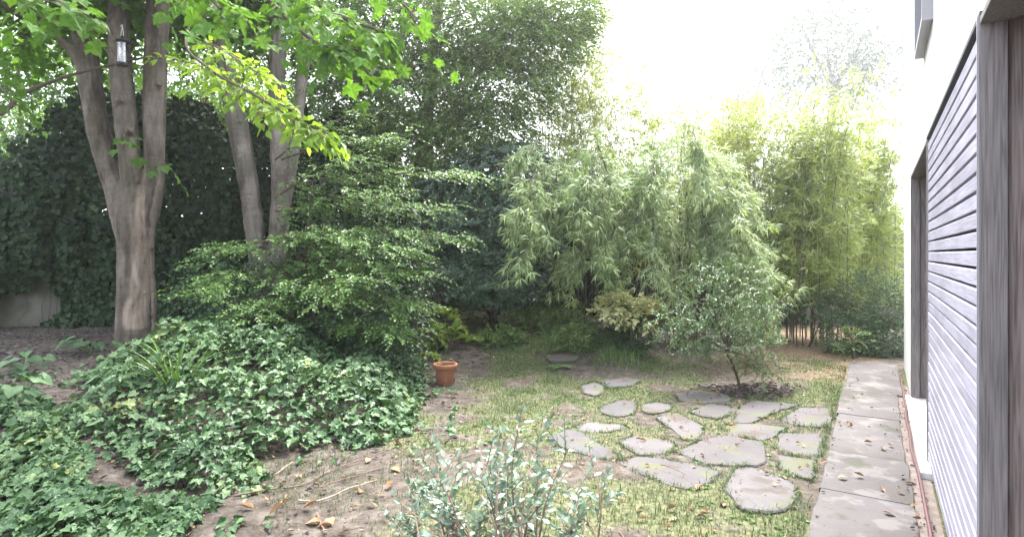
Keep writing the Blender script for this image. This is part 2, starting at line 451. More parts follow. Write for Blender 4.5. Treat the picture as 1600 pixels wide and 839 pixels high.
def woodmat(name, c0, c1, c2, axis='z', knots=True, seed=0.0):
    m, N, L = newmat(name)
    out = N.new('ShaderNodeOutputMaterial'); tc = N.new('ShaderNodeTexCoord'); mp = N.new('ShaderNodeMapping')
    oi = N.new('ShaderNodeObjectInfo')
    vm = N.new('ShaderNodeVectorMath'); vm.operation = 'MULTIPLY_ADD'; vm.inputs[1].default_value = (7, 7, 7)
    L.new(oi.outputs['Random'], vm.inputs[0]); L.new(tc.outputs['Object'], vm.inputs[2]); L.new(vm.outputs[0], mp.inputs['Vector'])
    mp.inputs['Scale'].default_value = (30, 30, 1.1) if axis == 'z' else (.8, 30, 30)
    n0 = N.new('ShaderNodeTexNoise'); n0.inputs['Scale'].default_value = 1.1; n0.inputs['Detail'].default_value = 1.5
    L.new(mp.outputs[0], n0.inputs['Vector'])
    wv = N.new('ShaderNodeMath'); wv.operation = 'MULTIPLY'; wv.inputs[1].default_value = 46
    L.new(n0.outputs['Fac'], wv.inputs[0])
    sn = N.new('ShaderNodeMath'); sn.operation = 'SINE'; L.new(wv.outputs[0], sn.inputs[0])
    n1 = N.new('ShaderNodeTexNoise'); n1.inputs['Scale'].default_value = 4; n1.inputs['Detail'].default_value = 7
    L.new(mp.outputs[0], n1.inputs['Vector'])
    ma = N.new('ShaderNodeMath'); ma.operation = 'MULTIPLY_ADD'; ma.inputs[1].default_value = .12
    L.new(sn.outputs[0], ma.inputs[0]); L.new(n1.outputs['Fac'], ma.inputs[2])
    r = ramp(N, [(.28, c0), (.5, c1), (.74, c2)]); L.new(ma.outputs[0], r.inputs[0])
    n2 = N.new('ShaderNodeTexNoise'); n2.inputs['Scale'].default_value = 1.4; n2.inputs['Detail'].default_value = 3
    L.new(vm.outputs[0], n2.inputs['Vector'])
    if knots and axis == 'z':
        mk = N.new('ShaderNodeMapping'); mk.inputs['Scale'].default_value = (5.5, 5.5, 1.7); L.new(vm.outputs[0], mk.inputs['Vector'])
        vo = N.new('ShaderNodeTexVoronoi'); vo.inputs['Scale'].default_value = 1.0; L.new(mk.outputs[0], vo.inputs['Vector'])
        rg = N.new('ShaderNodeMath'); rg.operation = 'MULTIPLY'; rg.inputs[1].default_value = 62; L.new(vo.outputs['Distance'], rg.inputs[0])
        rs = N.new('ShaderNodeMath'); rs.operation = 'SINE'; L.new(rg.outputs[0], rs.inputs[0])
        near = N.new('ShaderNodeMapRange'); near.inputs[1].default_value = .42; near.inputs[2].default_value = .05; near.inputs[3].default_value = 0; near.inputs[4].default_value = .16; L.new(vo.outputs['Distance'], near.inputs[0])
        k1 = N.new('ShaderNodeMath'); k1.operation = 'MULTIPLY_ADD'; L.new(rs.outputs[0], k1.inputs[0]); L.new(near.outputs[0], k1.inputs[1]); L.new(ma.outputs[0], k1.inputs[2])
        core = N.new('ShaderNodeMapRange'); core.inputs[1].default_value = .10; core.inputs[2].default_value = .04; core.inputs[3].default_value = 0; core.inputs[4].default_value = .5; L.new(vo.outputs['Distance'], core.inputs[0])
        k2 = N.new('ShaderNodeMath'); k2.operation = 'SUBTRACT'; L.new(k1.outputs[0], k2.inputs[0]); L.new(core.outputs[0], k2.inputs[1])
        L.new(k2.outputs[0], r.inputs[0])
    mr = N.new('ShaderNodeMapRange'); mr.inputs[1].default_value = .35; mr.inputs[2].default_value = .7; mr.inputs[3].default_value = .82; mr.inputs[4].default_value = 1.12
    L.new(n2.outputs['Fac'], mr.inputs[0])
    mx = N.new('ShaderNodeVectorMath'); mx.operation = 'SCALE'; L.new(r.outputs[0], mx.inputs[0]); L.new(mr.outputs[0], mx.inputs['Scale'])
    pb = N.new('ShaderNodeBsdfPrincipled'); pb.inputs['Roughness'].default_value = .72; pb.inputs['Specular IOR Level'].default_value = .3
    L.new(mx.outputs[0], pb.inputs['Base Color'])
    bp = N.new('ShaderNodeBump'); bp.inputs['Strength'].default_value = .25; bp.inputs['Distance'].default_value = .004
    L.new(ma.outputs[0], bp.inputs['Height']); L.new(bp.outputs[0], pb.inputs['Normal'])
    L.new(pb.outputs[0], out.inputs['Surface'])
    return m
M['slat'] = woodmat('weathered_slat', (.30, .285, .36), (.36, .345, .43), (.41, .395, .48), 'x')
M['jamb'] = woodmat('weathered_jamb', (.15, .134, .136), (.22, .20, .20), (.28, .256, .256))
M['jamb_red'] = woodmat('brown_jamb', (.13, .10, .094), (.215, .178, .168), (.28, .24, .225))

def glassdark(name):
    m, N, L = newmat(name)
    out = N.new('ShaderNodeOutputMaterial'); pb = N.new('ShaderNodeBsdfPrincipled')
    pb.inputs['Base Color'].default_value = (.02, .024, .03, 1); pb.inputs['Roughness'].default_value = .04
    L.new(pb.outputs[0], out.inputs['Surface']); return m
M['pane'] = glassdark('dark_glass')
def clearplastic(name):
    m, N, L = newmat(name)
    out = N.new('ShaderNodeOutputMaterial'); t = N.new('ShaderNodeBsdfTransparent'); g = N.new('ShaderNodeBsdfGlossy')
    t.inputs[0].default_value = (.82, .85, .86, 1); g.inputs['Roughness'].default_value = .12
    fr = N.new('ShaderNodeFresnel'); fr.inputs[0].default_value = 1.6
    ma = N.new('ShaderNodeMath'); ma.operation = 'MULTIPLY_ADD'; ma.inputs[1].default_value = 1.2; ma.inputs[2].default_value = .14
    L.new(fr.outputs[0], ma.inputs[0])
    x = N.new('ShaderNodeMixShader'); L.new(ma.outputs[0], x.inputs[0]); L.new(t.outputs[0], x.inputs[1]); L.new(g.outputs[0], x.inputs[2])
    L.new(x.outputs[0], out.inputs['Surface']); return m
M['clear'] = clearplastic('clear_plastic')

# ------------------------------------------------------------------ ground
def lawn_mask(x, y):
    """how grassy the ground is (0..1)"""
    a = sstep(-1.6, -0.6, x) * sstep(2.0, 3.2, y + 0 * x)
    a = a * (1 - sstep(8.6, 10.0, y) * sstep(.8, 2.0, x))
    soil = sstep(1.2, .4, np.hypot((x + 1.6) / 1.3, (y - 3.9) / .8))          # bare soil by the sticks
    soil = np.maximum(soil, sstep(1.2, .5, np.hypot((x + .75) / .6, (y - 8.4) / .9)))
    soil = np.maximum(soil, sstep(1.2, .5, np.hypot((x - 1.8) / 1.5, (y - 8.1) / .8)) * .5)
    soil = np.maximum(soil, sstep(1.2, .5, np.hypot((x - 2.9) / .75, (y - 7.3) / .55)))
    soil = np.maximum(soil, .45 * sstep(1.25, .7, np.hypot((x - 1.75) / 1.5, (y - 5.3) / 1.5)))
    n = vnoise(x, y, 1.3, 5) * .6 + vnoise(x, y, 4.5, 6) * .4
    return np.clip(a * (1 - soil) * sstep(.36, .66, n) + 0 * x, 0, 1)

def straw_mask(x, y):
    u = x * UX + y * UY; v = x * UY - y * UX
    return sstep(8.0, 9.6, u) * sstep(-2.8, -1.2, v) * sstep(.2, -.2, v) * sstep(.25, .5, vnoise(x, y, 2.2, 9) * .7 + .3)

def make_ground():
    xs = np.concatenate([[-400, -150, -60, -30, -18], np.arange(-13, 9.01, .075), [12, 18, 30, 60, 150, 400]])
    ys = np.concatenate([[-300, -100, -40, -15, -6, -2, 0, 1], np.arange(1.6, 15.01, .075), [17, 20, 26, 40, 80, 160, 400]])
    X, Y = np.meshgrid(xs, ys, indexing='ij')
    Z = gz(X, Y)
    nx, ny = X.shape
    V = np.stack([X, Y, Z], -1).reshape(-1, 3)
    i, j = np.meshgrid(np.arange(nx - 1), np.arange(ny - 1), indexing='ij')
    a = (i * ny + j).reshape(-1)
    Fc = np.stack([a, a + ny, a + ny + 1, a + 1], 1)
    mb = MB(); mb.V.append(V); mb.F.append((Fc, 0)); mb.n = len(V)
    m, N, L = newmat('ground_soil_and_turf')
    out = N.new('ShaderNodeOutputMaterial'); tc = N.new('ShaderNodeTexCoord')
    n1 = N.new('ShaderNodeTexNoise'); n1.inputs['Scale'].default_value = 7; n1.inputs['Detail'].default_value = 9; n1.inputs['Roughness'].default_value = .7
    L.new(tc.outputs['Object'], n1.inputs['Vector'])
    soil = ramp(N, [(.3, (.028, .023, .019)), (.5, (.072, .061, .053)), (.7, (.14, .122, .11))]); L.new(n1.outputs['Fac'], soil.inputs[0])
    n2 = N.new('ShaderNodeTexNoise'); n2.inputs['Scale'].default_value = 22; n2.inputs['Detail'].default_value = 6
    L.new(tc.outputs['Object'], n2.inputs['Vector'])
    turf = ramp(N, [(.3, (.05, .054, .03)), (.5, (.09, .096, .05)), (.72, (.145, .148, .09))]); L.new(n2.outputs['Fac'], turf.inputs[0])
    straw = ramp(N, [(.3, (.08, .06, .045)), (.5, (.17, .125, .085)), (.7, (.26, .20, .135))]); L.new(n2.outputs['Fac'], straw.inputs[0])
    at = N.new('ShaderNodeAttribute'); at.attribute_name = 'turf'
    at2 = N.new('ShaderNodeAttribute'); at2.attribute_name = 'straw'
    # break the turf edge up with fine noise
    ed = N.new('ShaderNodeMath'); ed.operation = 'ADD'; L.new(at.outputs['Fac'], ed.inputs[0])
    e2 = N.new('ShaderNodeMath'); e2.operation = 'MULTIPLY_ADD'; e2.inputs[1].default_value = 1.1; e2.inputs[2].default_value = -.55; L.new(n2.outputs['Fac'], e2.inputs[0]); L.new(e2.outputs[0], ed.inputs[1])
    mr = N.new('ShaderNodeMapRange'); mr.inputs[1].default_value = .25; mr.inputs[2].default_value = .6; L.new(ed.outputs[0], mr.inputs[0])
    m1 = N.new('ShaderNodeMix'); m1.data_type = 'RGBA'; L.new(mr.outputs[0], m1.inputs[0]); L.new(soil.outputs[0], m1.inputs[6]); L.new(turf.outputs[0], m1.inputs[7])
    m2 = N.new('ShaderNodeMix'); m2.data_type = 'RGBA'; L.new(at2.outputs['Fac'], m2.inputs[0]); L.new(m1.outputs[2], m2.inputs[6]); L.new(straw.outputs[0], m2.inputs[7])
    pb = N.new('ShaderNodeBsdfPrincipled'); pb.inputs['Roughness'].default_value = .95; pb.inputs['Specular IOR Level'].default_value = .15
    L.new(m2.outputs[2], pb.inputs['Base Color'])
    bp = N.new('ShaderNodeBump'); bp.inputs['Strength'].default_value = .7; bp.inputs['Distance'].default_value = .03
    L.new(n2.outputs['Fac'], bp.inputs['Height']); L.new(bp.outputs[0], pb.inputs['Normal'])
    L.new(pb.outputs[0], out.inputs['Surface'])
    o = mb.build('ground', m, smooth=True)
    for nm, fn in (('turf', lawn_mask), ('straw', straw_mask)):
        a = o.data.attributes.new(nm, 'FLOAT', 'POINT')
        a.data.foreach_set('value', np.asarray(fn(X, Y), np.float32).reshape(-1))
    tag(o, 'bare brown soil and thin patchy lawn of the garden floor', 'ground', kind='structure')
    return o
ground = make_ground()

# ------------------------------------------------------------------ house (local frame: x along the wall away from the viewer, y away from the house)
V0 = 0.342
house = thing('house', (0, 0, 0), 'white rendered house with grey timber slat cladding and recessed openings', 'house', rz=math.atan2(UY, UX))
def hbox(name, mat, parent, u0, u1, v0, v1, z0, z1, bevel=0.0):
    mb = MB(); mb.box(u0, u1, -v1, -v0, z0, z1)
    me = mb.mesh(name, mat)
    if bevel:
        bm = bmesh.new(); bm.from_mesh(me)
        bmesh.ops.bevel(bm, geom=bm.edges[:], offset=bevel, segments=2, affect='EDGES', profile=.6)
        bm.to_mesh(me); bm.free()
    o = bpy.data.objects.new(name, me); COL.objects.link(o)
    o.parent = parent
    return o
DT = 2.60   # head of the openings
HU0, HU1 = -2.2, 10.45
VB = 5.2
# walls in pieces around openings (butted end to end)
hbox('wall', M['render'], house, HU0, HU1, V0 + .002, VB, DT + .03, 5.7)                # upper storey
hbox('wall', M['render'], house, 8.05, HU1, V0 + .002, VB, -.1, DT + .03)              # far pier
hbox('wall', M['render'], house, HU0, .4, V0 + .002, VB, -.1, DT + .03)               # near pier
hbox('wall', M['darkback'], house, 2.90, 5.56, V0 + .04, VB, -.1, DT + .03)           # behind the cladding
hbox('roof', M['metal'], house, HU0 - .3, HU1 + .3, V0 - .35, VB + .3, 5.7, 5.85)
hbox('frame_bead', M['metal'], house, 2.802, 2.813, V0 - .02, V0 + .03, .07, DT)
clad = thing('cladding', (0, 0, 0)); clad.parent = house
NS = 32; Z0s, Z1s = .085, DT - .015
pit = (Z1s - Z0s) / NS
mb = MB(); 
SL0, SL1 = 2.815, 5.585
h = pit - .0115
# slat profile with a sloped, weathered top edge
prof = [(V0 + .022, 0), (V0 + .022, h), (V0 + .006, h), (V0, h - .006), (V0, .003), (V0 + .003, 0)]
vv = [(SL0, -a, b) for a, b in prof] + [(SL1, -a, b) for a, b in prof]
n = len(prof)
mb.add(np.array(vv), [list(range(n)), list(range(n, 2 * n))[::-1]] + [[i, i + n, (i + 1) % n + n, (i + 1) % n] for i in range(n)])
slat_me = mb.mesh('slat', M['slat'])
for k in range(NS):
    o = bpy.data.objects.new('slat', slat_me); COL.objects.link(o); o.parent = clad
    o.location = (0, random.uniform(-.0015, .0015), Z0s + k * pit)
hbox('edge_trim', M['metal'], clad, 5.588, 5.60, V0 - .004, V0 + .12, .03, DT)
hbox('flashing', M['flash'], clad, 2.80, 5.60, V0 - .012, V0 + .02, DT + .001, DT + .022)

def opening(name, u0, u1, label):
    d = thing(name, (0, 0, 0)); d.parent = house
    d['label'] = label
    # far reveal in two boards, near reveal, head
    hbox('jamb', M['jamb'], d, u1 - .045, u1 - .001, V0 - .014, V0 + .072, .065, DT, .004)
    hbox('jamb', M['jamb_red'], d, u1 - .030, u1 - .001, V0 + .074, V0 + .20, .065, DT, .003)
    hbox('jamb', M['jamb'], d, u0 + .001, u0 + .030, V0 - .010, V0 + .20, .065, DT, .004)
    hbox('head', M['jamb'], d, u0 + .031, u1 - .046, V0 - .012, V0 + .20, DT - .03, DT, .004)
    f = thing('door', (0, 0, 0)); f.parent = d
    hbox('pane', M['pane'], f, u0 + .09, u1 - .10, V0 + .165, V0 + .175, .13, DT - .1)
    for a, b, c, e in ((u0 + .032, u0 + .09, .07, DT - .032), (u1 - .10, u1 - .047, .07, DT - .032), (u0 + .09, u1 - .10, .07, .13), (u0 + .09, u1 - .10, DT - .1, DT - .032)):
        hbox('door_frame', M['flash'], f, a, b, V0 + .14, V0 + .20, c, e)
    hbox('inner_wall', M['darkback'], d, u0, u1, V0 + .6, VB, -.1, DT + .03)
    hbox('sill', M['plinthend'], d, u0 - .28, u1 + .06, V0 - .062, V0 + .26, -.08, .062, .008)
    return d
opening('doorway', 5.60, 8.05, 'recessed doorway with timber reveal and white sill beyond the slats')
opening('doorway', .4, 2.845, 'tall recessed opening with broad brown timber reveal beside the slats')
# upper window with projecting metal surround
uw = thing('upper_window', (0, 0, 0)); uw.parent = house
a0, a1, b0, b1 = 5.15, 6.15, 3.40, 4.75
hbox('surround', M['metal'], uw, a0, a0 + .03, V0 - .065, V0 + .08, b0, b1)
hbox('surround', M['metal'], uw, a1 - .03, a1, V0 - .065, V0 + .08, b0, b1)
hbox('surround', M['metal'], uw, a0 + .031, a1 - .031, V0 - .065, V0 + .08, b0, b0 + .03)
hbox('surround', M['metal'], uw, a0 + .031, a1 - .031, V0 - .065, V0 + .08, b1 - .03, b1)
hbox('pane', M['pane'], uw, a0 + .032, a1 - .032, V0 - .01, V0 - .004, b0 + .032, b1 - .032)

# concrete path beside the house
path = thing('path', (0, 0, 0), 'narrow concrete slab path along the foot of the house wall', 'path', kind='structure', rz=math.atan2(UY, UX))
cuts = [-2.2, -.9, .3, 1.5, 2.55, 3.62, 4.66, 5.6, 6.95, 8.2, 9.42, 10.5]
for k in range(len(cuts) - 1):
    u0, u1 = cuts[k] + .002, cuts[k + 1] - .002
    v0 = -.355 + random.uniform(-.012, .012); v1 = .205 + (0.06 if k > 8 else random.uniform(-.01, .01))
    n = 9
    us = np.linspace(u0, u1, n)
    left = [(u, -(v0 + random.uniform(-.008, .008)), 0) for u in us]
    right = [(u, -(v1 + random.uniform(-.006, .006)), 0) for u in us[::-1]]
    ring = np.array(left + right)
    m_ = len(ring); c = ring.mean(0)
    top = ring.copy(); top[:, 2] = .026; ins = c + (ring - c) * np.array([1 - .003 / (u1 - u0) * 2, 1 - .02, 1]); ins[:, 2] = .031
    bot = ring.copy(); bot[:, 2] = -.05
    mb = MB()
    mb.add(np.concatenate([bot, top, ins]), [[i, i + m_, (i + 1) % m_ + m_, (i + 1) % m_] for i in range(m_)] + [[i + m_, i + 2 * m_, (i + 1) % m_ + 2 * m_, (i + 1) % m_ + m_] for i in range(m_)] + [[2 * m_ + i for i in range(m_)][::-1]])
    o = mb.build('paving_slab', M['concrete'], path, local=True)
    o.location = (0, 0, random.uniform(-.002, .002)); o.rotation_euler = (random.uniform(-.004, .004), random.uniform(-.001, .001), 0)
# soil strip between path and wall
mb = MB(); mb.box(HU0, 8.9, -(V0 + .0), -.195, -.05, .012)
strip = mb.build('soil_strip', M['gravel'], None)
strip.rotation_euler = (0, 0, math.atan2(UY, UX))
tag(strip, 'narrow strip of gritty soil between the path and the house', 'soil', kind='structure')
def WL(u, v, z=0.0):
    return A(u * UX + v * UY, u * UY - v * UX, z)

# maroon hose along the wall
mb = MB()
us = np.linspace(.2, 9.6, 60)
vs_ = .262 + .012 * np.sin(us * 1.7) + .006 * np.sin(us * 5.1) + .05 * sstep(8.6, 9.6, us)
vs_ = np.minimum(vs_, .268)
pts = np.array([WL(u, v, .030 + .006 * math.sin(u * 3)) for u, v in zip(us, vs_)])
pts[:, 2] += .018
mb.tube(pts, .011, 8)
tag(mb.build('garden_hose', M['hose'], smooth=True), 'thin maroon hose lying along the wall beside the path', 'hose')

# ------------------------------------------------------------------ flagstones
paving = thing('stone_paving', (2, 5.5, 0), 'irregular grey flagstones sunk in the thin lawn', 'paving', kind='structure')
STONES = [
 [(1064,708),(1095,694),(1131,685),(1187,695),(1190,712),(1188,724),(1179,729),(1110,727),(1085,718)],
 [(1129,669),(1164,663),(1225,670),(1210,680),(1191,690),(1145,681)],
 [(1150,661),(1160,636),(1183,630),(1243,636),(1202,649),(1176,662)],
 [(1222,679),(1285,682),(1282,698),(1279,713),(1241,710),(1212,702)],
 [(1220,714),(1272,722),(1267,752),(1244,744),(1218,732)],
 [(1136,764),(1152,738),(1169,732),(1217,748),(1242,764),(1231,793),(1198,800),(1162,794)],
 [(972,729),(997,718),(1035,722),(1087,732),(1118,742),(1102,756),(1071,765),(1035,755)],
 [(862,690),(885,677),(905,680),(935,695),(962,712),(958,719),(925,714),(880,700)],
 [(970,693),(994,683),(1034,687),(1052,697),(1042,710),(1000,713)],
 [(1030,657),(1059,650),(1097,670),(1087,688),(1067,687),(1050,673)],
 [(940,638),(970,627),(992,630),(990,647),(967,652),(943,647)],
 [(1004,635),(1025,630),(1049,635),(1045,643),(1022,648),(1005,645)],
 [(908,603),(928,597),(945,602),(943,612),(930,618),(913,613)],
 [(902,665),(925,660),(967,663),(977,668),(950,675),(908,675)],
 [(1058,618),(1085,612),(1135,617),(1138,628),(1100,632),(1065,628)],
 [(1080,647),(1108,635),(1138,637),(1138,650),(1120,657)],
 [(1222,657),(1250,640),(1295,641),(1300,655),(1285,668),(1250,665)],
 [(852,556),(885,550),(905,556),(895,566),(862,567)],
 [(940,596),(975,590),(1000,595),(985,604),(952,606)],
]
for si, poly in enumerate(STONES):
    pts = np.array([G(*p)[:2] for p in poly])
    # order does not matter for orientation: rebuild as a dense, slightly ragged ring
    ring = []
    m_ = len(pts)
    for i in range(m_):
        a, b = pts[i], pts[(i + 1) % m_]
        L_ = np.linalg.norm(b - a); k = max(2, int(L_ / .06))
        for t in np.arange(k) / k:
            ring.append(a + (b - a) * t)
    ring = np.array(ring)
    c = ring.mean(0)
    # round corners a little
    ring = c + (ring - c) * 1.13
    ring = .8 * ring + .10 * (np.roll(ring, 1, 0) + np.roll(ring, -1, 0))
    ring = ring + rng.normal(size=ring.shape) * .008
    area = np.sum(ring[:, 0] * np.roll(ring[:, 1], -1) - np.roll(ring[:, 0], -1) * ring[:, 1])
    if area < 0: ring = ring[::-1]
    zc = float(gz(*c)) + .002
    tilt = rng.normal(size=2) * .012
    n = len(ring)
    def lay(sc_, z, jz=0):
        q = c + (ring - c) * sc_
        return np.column_stack([q, zc + z + (q - c) @ tilt + rng.normal(size=n) * jz])
    V = np.concatenate([lay(1.0, -.07), lay(1.0, -.006, .003), lay(.97, .007)])
    fs = []
    for l in range(2):
        for i in range(n):
            j = (i + 1) % n
            fs.append([l * n + i, l * n + j, (l + 1) * n + j, (l + 1) * n + i])
    fs.append([2 * n + i for i in range(n)])
    mb = MB(); mb.add(V, fs)
    mb.build('flagstone', M['stone'], paving)
STONE_W = [1.0 * np.array([G(*p)[:2] for p in poly]) for poly in STONES]

def in_poly(pts, poly):
    x, y = pts[:, 0], pts[:, 1]
    ins = np.zeros(len(pts), bool)
    j = len(poly) - 1
    for i in range(len(poly)):
        xi, yi = poly[i]; xj, yj = poly[j]
        c = ((yi > y) != (yj > y)) & (x < (xj - xi) * (y - yi) / (yj - yi + 1e-12) + xi)
        ins ^= c; j = i
    return ins
def off_stones(pts, shrink=.99):
    ok = np.ones(len(pts), bool)
    for s_ in STONE_W:
        c = s_.mean(0); ok &= ~in_poly(pts, c + (s_ - c) * shrink)
    v = pts[:, 0] * UY - pts[:, 1] * UX
    u = pts[:, 0] * UX + pts[:, 1] * UY
    ok &= ~((v > -.37) & (u < 10.55))
    return ok

# ------------------------------------------------------------------ foliage generators
UP = A(0, 0, 1)
def sprays(mb, T, O, d, length, k, size, normal, angle=.9, droop=.25, jn=.3, jf=.25, mat=0, twig=None, twig_r=.002, petiole=0.0, taper=True):
    """flat twigs with leaves set alternately on both sides; returns leaf data"""
    n = len(O)
    d = nrm(d); normal = nrm(normal)
    S = nrm(np.cross(d, normal))
    length = np.broadcast_to(np.asarray(length, float), (n,)); size = np.broadcast_to(np.asarray(size, float), (n,))
    t = (np.arange(k) + .6) / k
    side = np.where(np.arange(k) % 2 == 0, 1.0, -1.0)
    pos = O[:, None] + d[:, None] * (length[:, None] * t)[..., None]
    pos[..., 2] -= droop * (t ** 2)[None] * length[:, None]
    an = angle * (1 - .55 * t ** 3)
    f = d[:, None] * np.cos(an)[None, :, None] + S[:, None] * (np.sin(an) * side)[None, :, None]
    f[..., 2] -= droop * .8 * t[None]
    f = nrm(f + rng.normal(size=f.shape) * jf)
    nn = nrm(normal[:, None] + rng.normal(size=f.shape) * jn)
    sz = size[:, None] * (1 - .35 * np.abs(t - .45)[None] * (1 if taper else 0)) * (0.75 + .5 * rng.random((n, k)))
    pos = pos + f * petiole
    Pn, f, nn, sz = pos.reshape(-1, 3), f.reshape(-1, 3), nn.reshape(-1, 3), sz.reshape(-1)
    if mb is not None:
        mb.leaves(T, Pn, f, nn, sz, mat)
        if twig is not None:
            mid = O + d * (length * .5)[:, None]; mid[:, 2] -= droop * .25 * length
            end = O + d * length[:, None]; end[:, 2] -= droop * length
            mb.prisms(O, mid, twig_r, twig_r * .8, twig); mb.prisms(mid, end, twig_r * .8, twig_r * .4, twig)
    return Pn, f, nn, sz

def blob_pts(blobs, n, shell=.55):
    """points spread through ellipsoids, denser towards the outside; blobs = (centre, radii, weight)"""
    wts = np.array([b[2] for b in blobs], float); wts /= wts.sum()
    idx = rng.choice(len(blobs), n, p=wts)
    C = np.array([b[0] for b in blobs])[idx]; Rr = np.array([b[1] for b in blobs])[idx]
    d = rdir(n)
    r = (shell ** 3 + rng.random(n) * (1 - shell ** 3)) ** (1 / 3)
    return C + d * r[:, None] * Rr, nrm(d / Rr), idx

def pblob(px, py, D, rx, ry, rd, w=1.0):
    """an ellipsoid surveyed in picture terms: half-width and half-height in pixels at depth D, half-depth in metres"""
    return (P(px, py, D), A(rx / FPX * D, rd, ry / FPX * D), w)

def branchy(mb, root, blobs, r0, mat=0, sag=.15, sides=6):
    for c, rr, _ in blobs:
        mid = (root + c) / 2 + A(rng.normal() * .12, rng.normal() * .12, abs(rng.normal()) * sag)
        t = np.linspace(0, 1, 7)[:, None]
        pts = (1 - t) ** 2 * root + 2 * t * (1 - t) * mid + t ** 2 * c
        mb.tube(pts, np.linspace(r0, r0 * .25, 7), sides, mat)

def spline(pts, m=8):
    pts = np.asarray(pts, float)
    Q = np.concatenate([[2 * pts[0] - pts[1]], pts, [2 * pts[-1] - pts[-2]]])
    out = []
    for i in range(1, len(Q) - 2):
        for t in np.arange(m) / m:
            a, b, c, d = Q[i - 1:i + 3]
            out.append(.5 * ((2 * b) + (c - a) * t + (2 * a - 5 * b + 4 * c - d) * t * t + (3 * b - a - 3 * c + d) * t ** 3))
    out.append(pts[-1])
    return np.array(out)

def trunk_mesh(name, stems, mat, parent, voxel=.026, knots=(), bare=None, rk=1.0):
    """several tapering stems fused into one continuous trunk"""
    mb = MB()
    for st in stems:
        sp = spline(np.array([list(P(px, py, D)) + [r] for px, py, D, r in st]), 7)
        mb.tube(sp[:, :3], np.maximum(sp[:, 3] * rk, .01), 16)
    for c, r in knots:
        bm = bmesh.new(); bmesh.ops.create_icosphere(bm, subdivisions=2, radius=r)
        V = np.array([v.co[:] for v in bm.verts]) + c; Fc = [[v.index for v in f.verts] for f in bm.faces]; bm.free()
        mb.add(V, Fc)
    me = mb.mesh(name + '_raw', mat)
    tmp = bpy.data.objects.new(name + '_raw', me); COL.objects.link(tmp)
    md = tmp.modifiers.new('r', 'REMESH'); md.mode = 'VOXEL'; md.voxel_size = voxel
    ms = tmp.modifiers.new('s', 'SMOOTH'); ms.iterations = 3; ms.factor = .5
    dg = bpy.context.evaluated_depsgraph_get(); dg.update()
    ev = bpy.data.meshes.new_from_object(tmp.evaluated_get(dg))
    bpy.data.objects.remove(tmp); bpy.data.meshes.remove(me)
    ev.name = name
    n = len(ev.vertices); co = np.empty(n * 3, np.float32); no = np.empty(n * 3, np.float32)
    ev.vertices.foreach_get('co', co); ev.vertices.foreach_get('normal', no)
    co = co.reshape(-1, 3).astype(float); no = no.reshape(-1, 3)
    ang = np.arctan2(no[:, 1], no[:, 0])
    dsp = (vnoise(ang * 2.2, co[:, 2] * .7, 2.0, 21) - .5) * .034 + (vnoise(ang * 5 + co[:, 0] * 3, co[:, 2] * 2.2, 2.6, 22) - .5) * .02
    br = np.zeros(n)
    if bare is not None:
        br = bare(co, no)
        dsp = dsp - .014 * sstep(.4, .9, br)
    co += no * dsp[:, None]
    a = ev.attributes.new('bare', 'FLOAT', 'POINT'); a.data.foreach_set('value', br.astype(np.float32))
    off = np.array(parent.location)
    ev.vertices.foreach_set('co', (co - off).astype(np.float32).reshape(-1))
    ev.polygons.foreach_set('use_smooth', np.full(len(ev.polygons), True))
    ev.materials.clear(); ev.materials.append(mat); ev.update()
    o = bpy.data.objects.new('trunk', ev); COL.objects.link(o); o.parent = parent
    return o

# ------------------------------------------------------------------ garden wall at the back, with ivy
WALL = [A(-16, 9.0), A(-9, 10.0), A(-2.5, 12.4), A(3, 13.6), A(11, 14.6)]
for i in range(len(WALL) - 1):
    a, b = WALL[i], WALL[i + 1]
    d = (b - a) / np.linalg.norm(b - a); nn = A(-d[1], d[0])
    Lw = np.linalg.norm(b - a); k = max(2, int(Lw / .5))
    hgt = [2.45, 2.4, 2.3, 2.3][i]
    mb = MB()
    z0 = -.4
    t = np.linspace(0, 1, k + 1)
    base = a + (b - a) * t[:, None]
    bow = rng.normal(size=k + 1) * .012
    V = []
    for off, jj in ((0, 1), (.22, 0)):
        for zz in (z0, hgt):
            q = base + nn * (off + bow[:, None] * jj)
            V.append(np.column_stack([q, np.full(k + 1, zz) + (rng.normal(size=k + 1) * .01 if zz == hgt else 0)]))
    V = np.concatenate(V); m_ = k + 1
    fs = []
    for j in range(k):
        fs += [[j, j + 1, m_ + j + 1, m_ + j], [m_ + j, m_ + j + 1, 3 * m_ + j + 1, 3 * m_ + j], [2 * m_ + j, 3 * m_ + j, 3 * m_ + j + 1, 2 * m_ + j + 1]]
    fs += [[0, m_, 3 * m_, 2 * m_], [k, 2 * m_ + k, 3 * m_ + k, m_ + k]]
    mb.add(V, fs)
    wo = mb.build('garden_wall', M['wallblock'])
    tag(wo, ['weathered pale garden wall left bare between ivy beyond the trunks', 'old garden wall hidden under dark ivy behind the forked trunk', 'garden wall behind the dark evergreen bush', 'grey garden wall showing between bamboo and house corner'][i], 'wall')

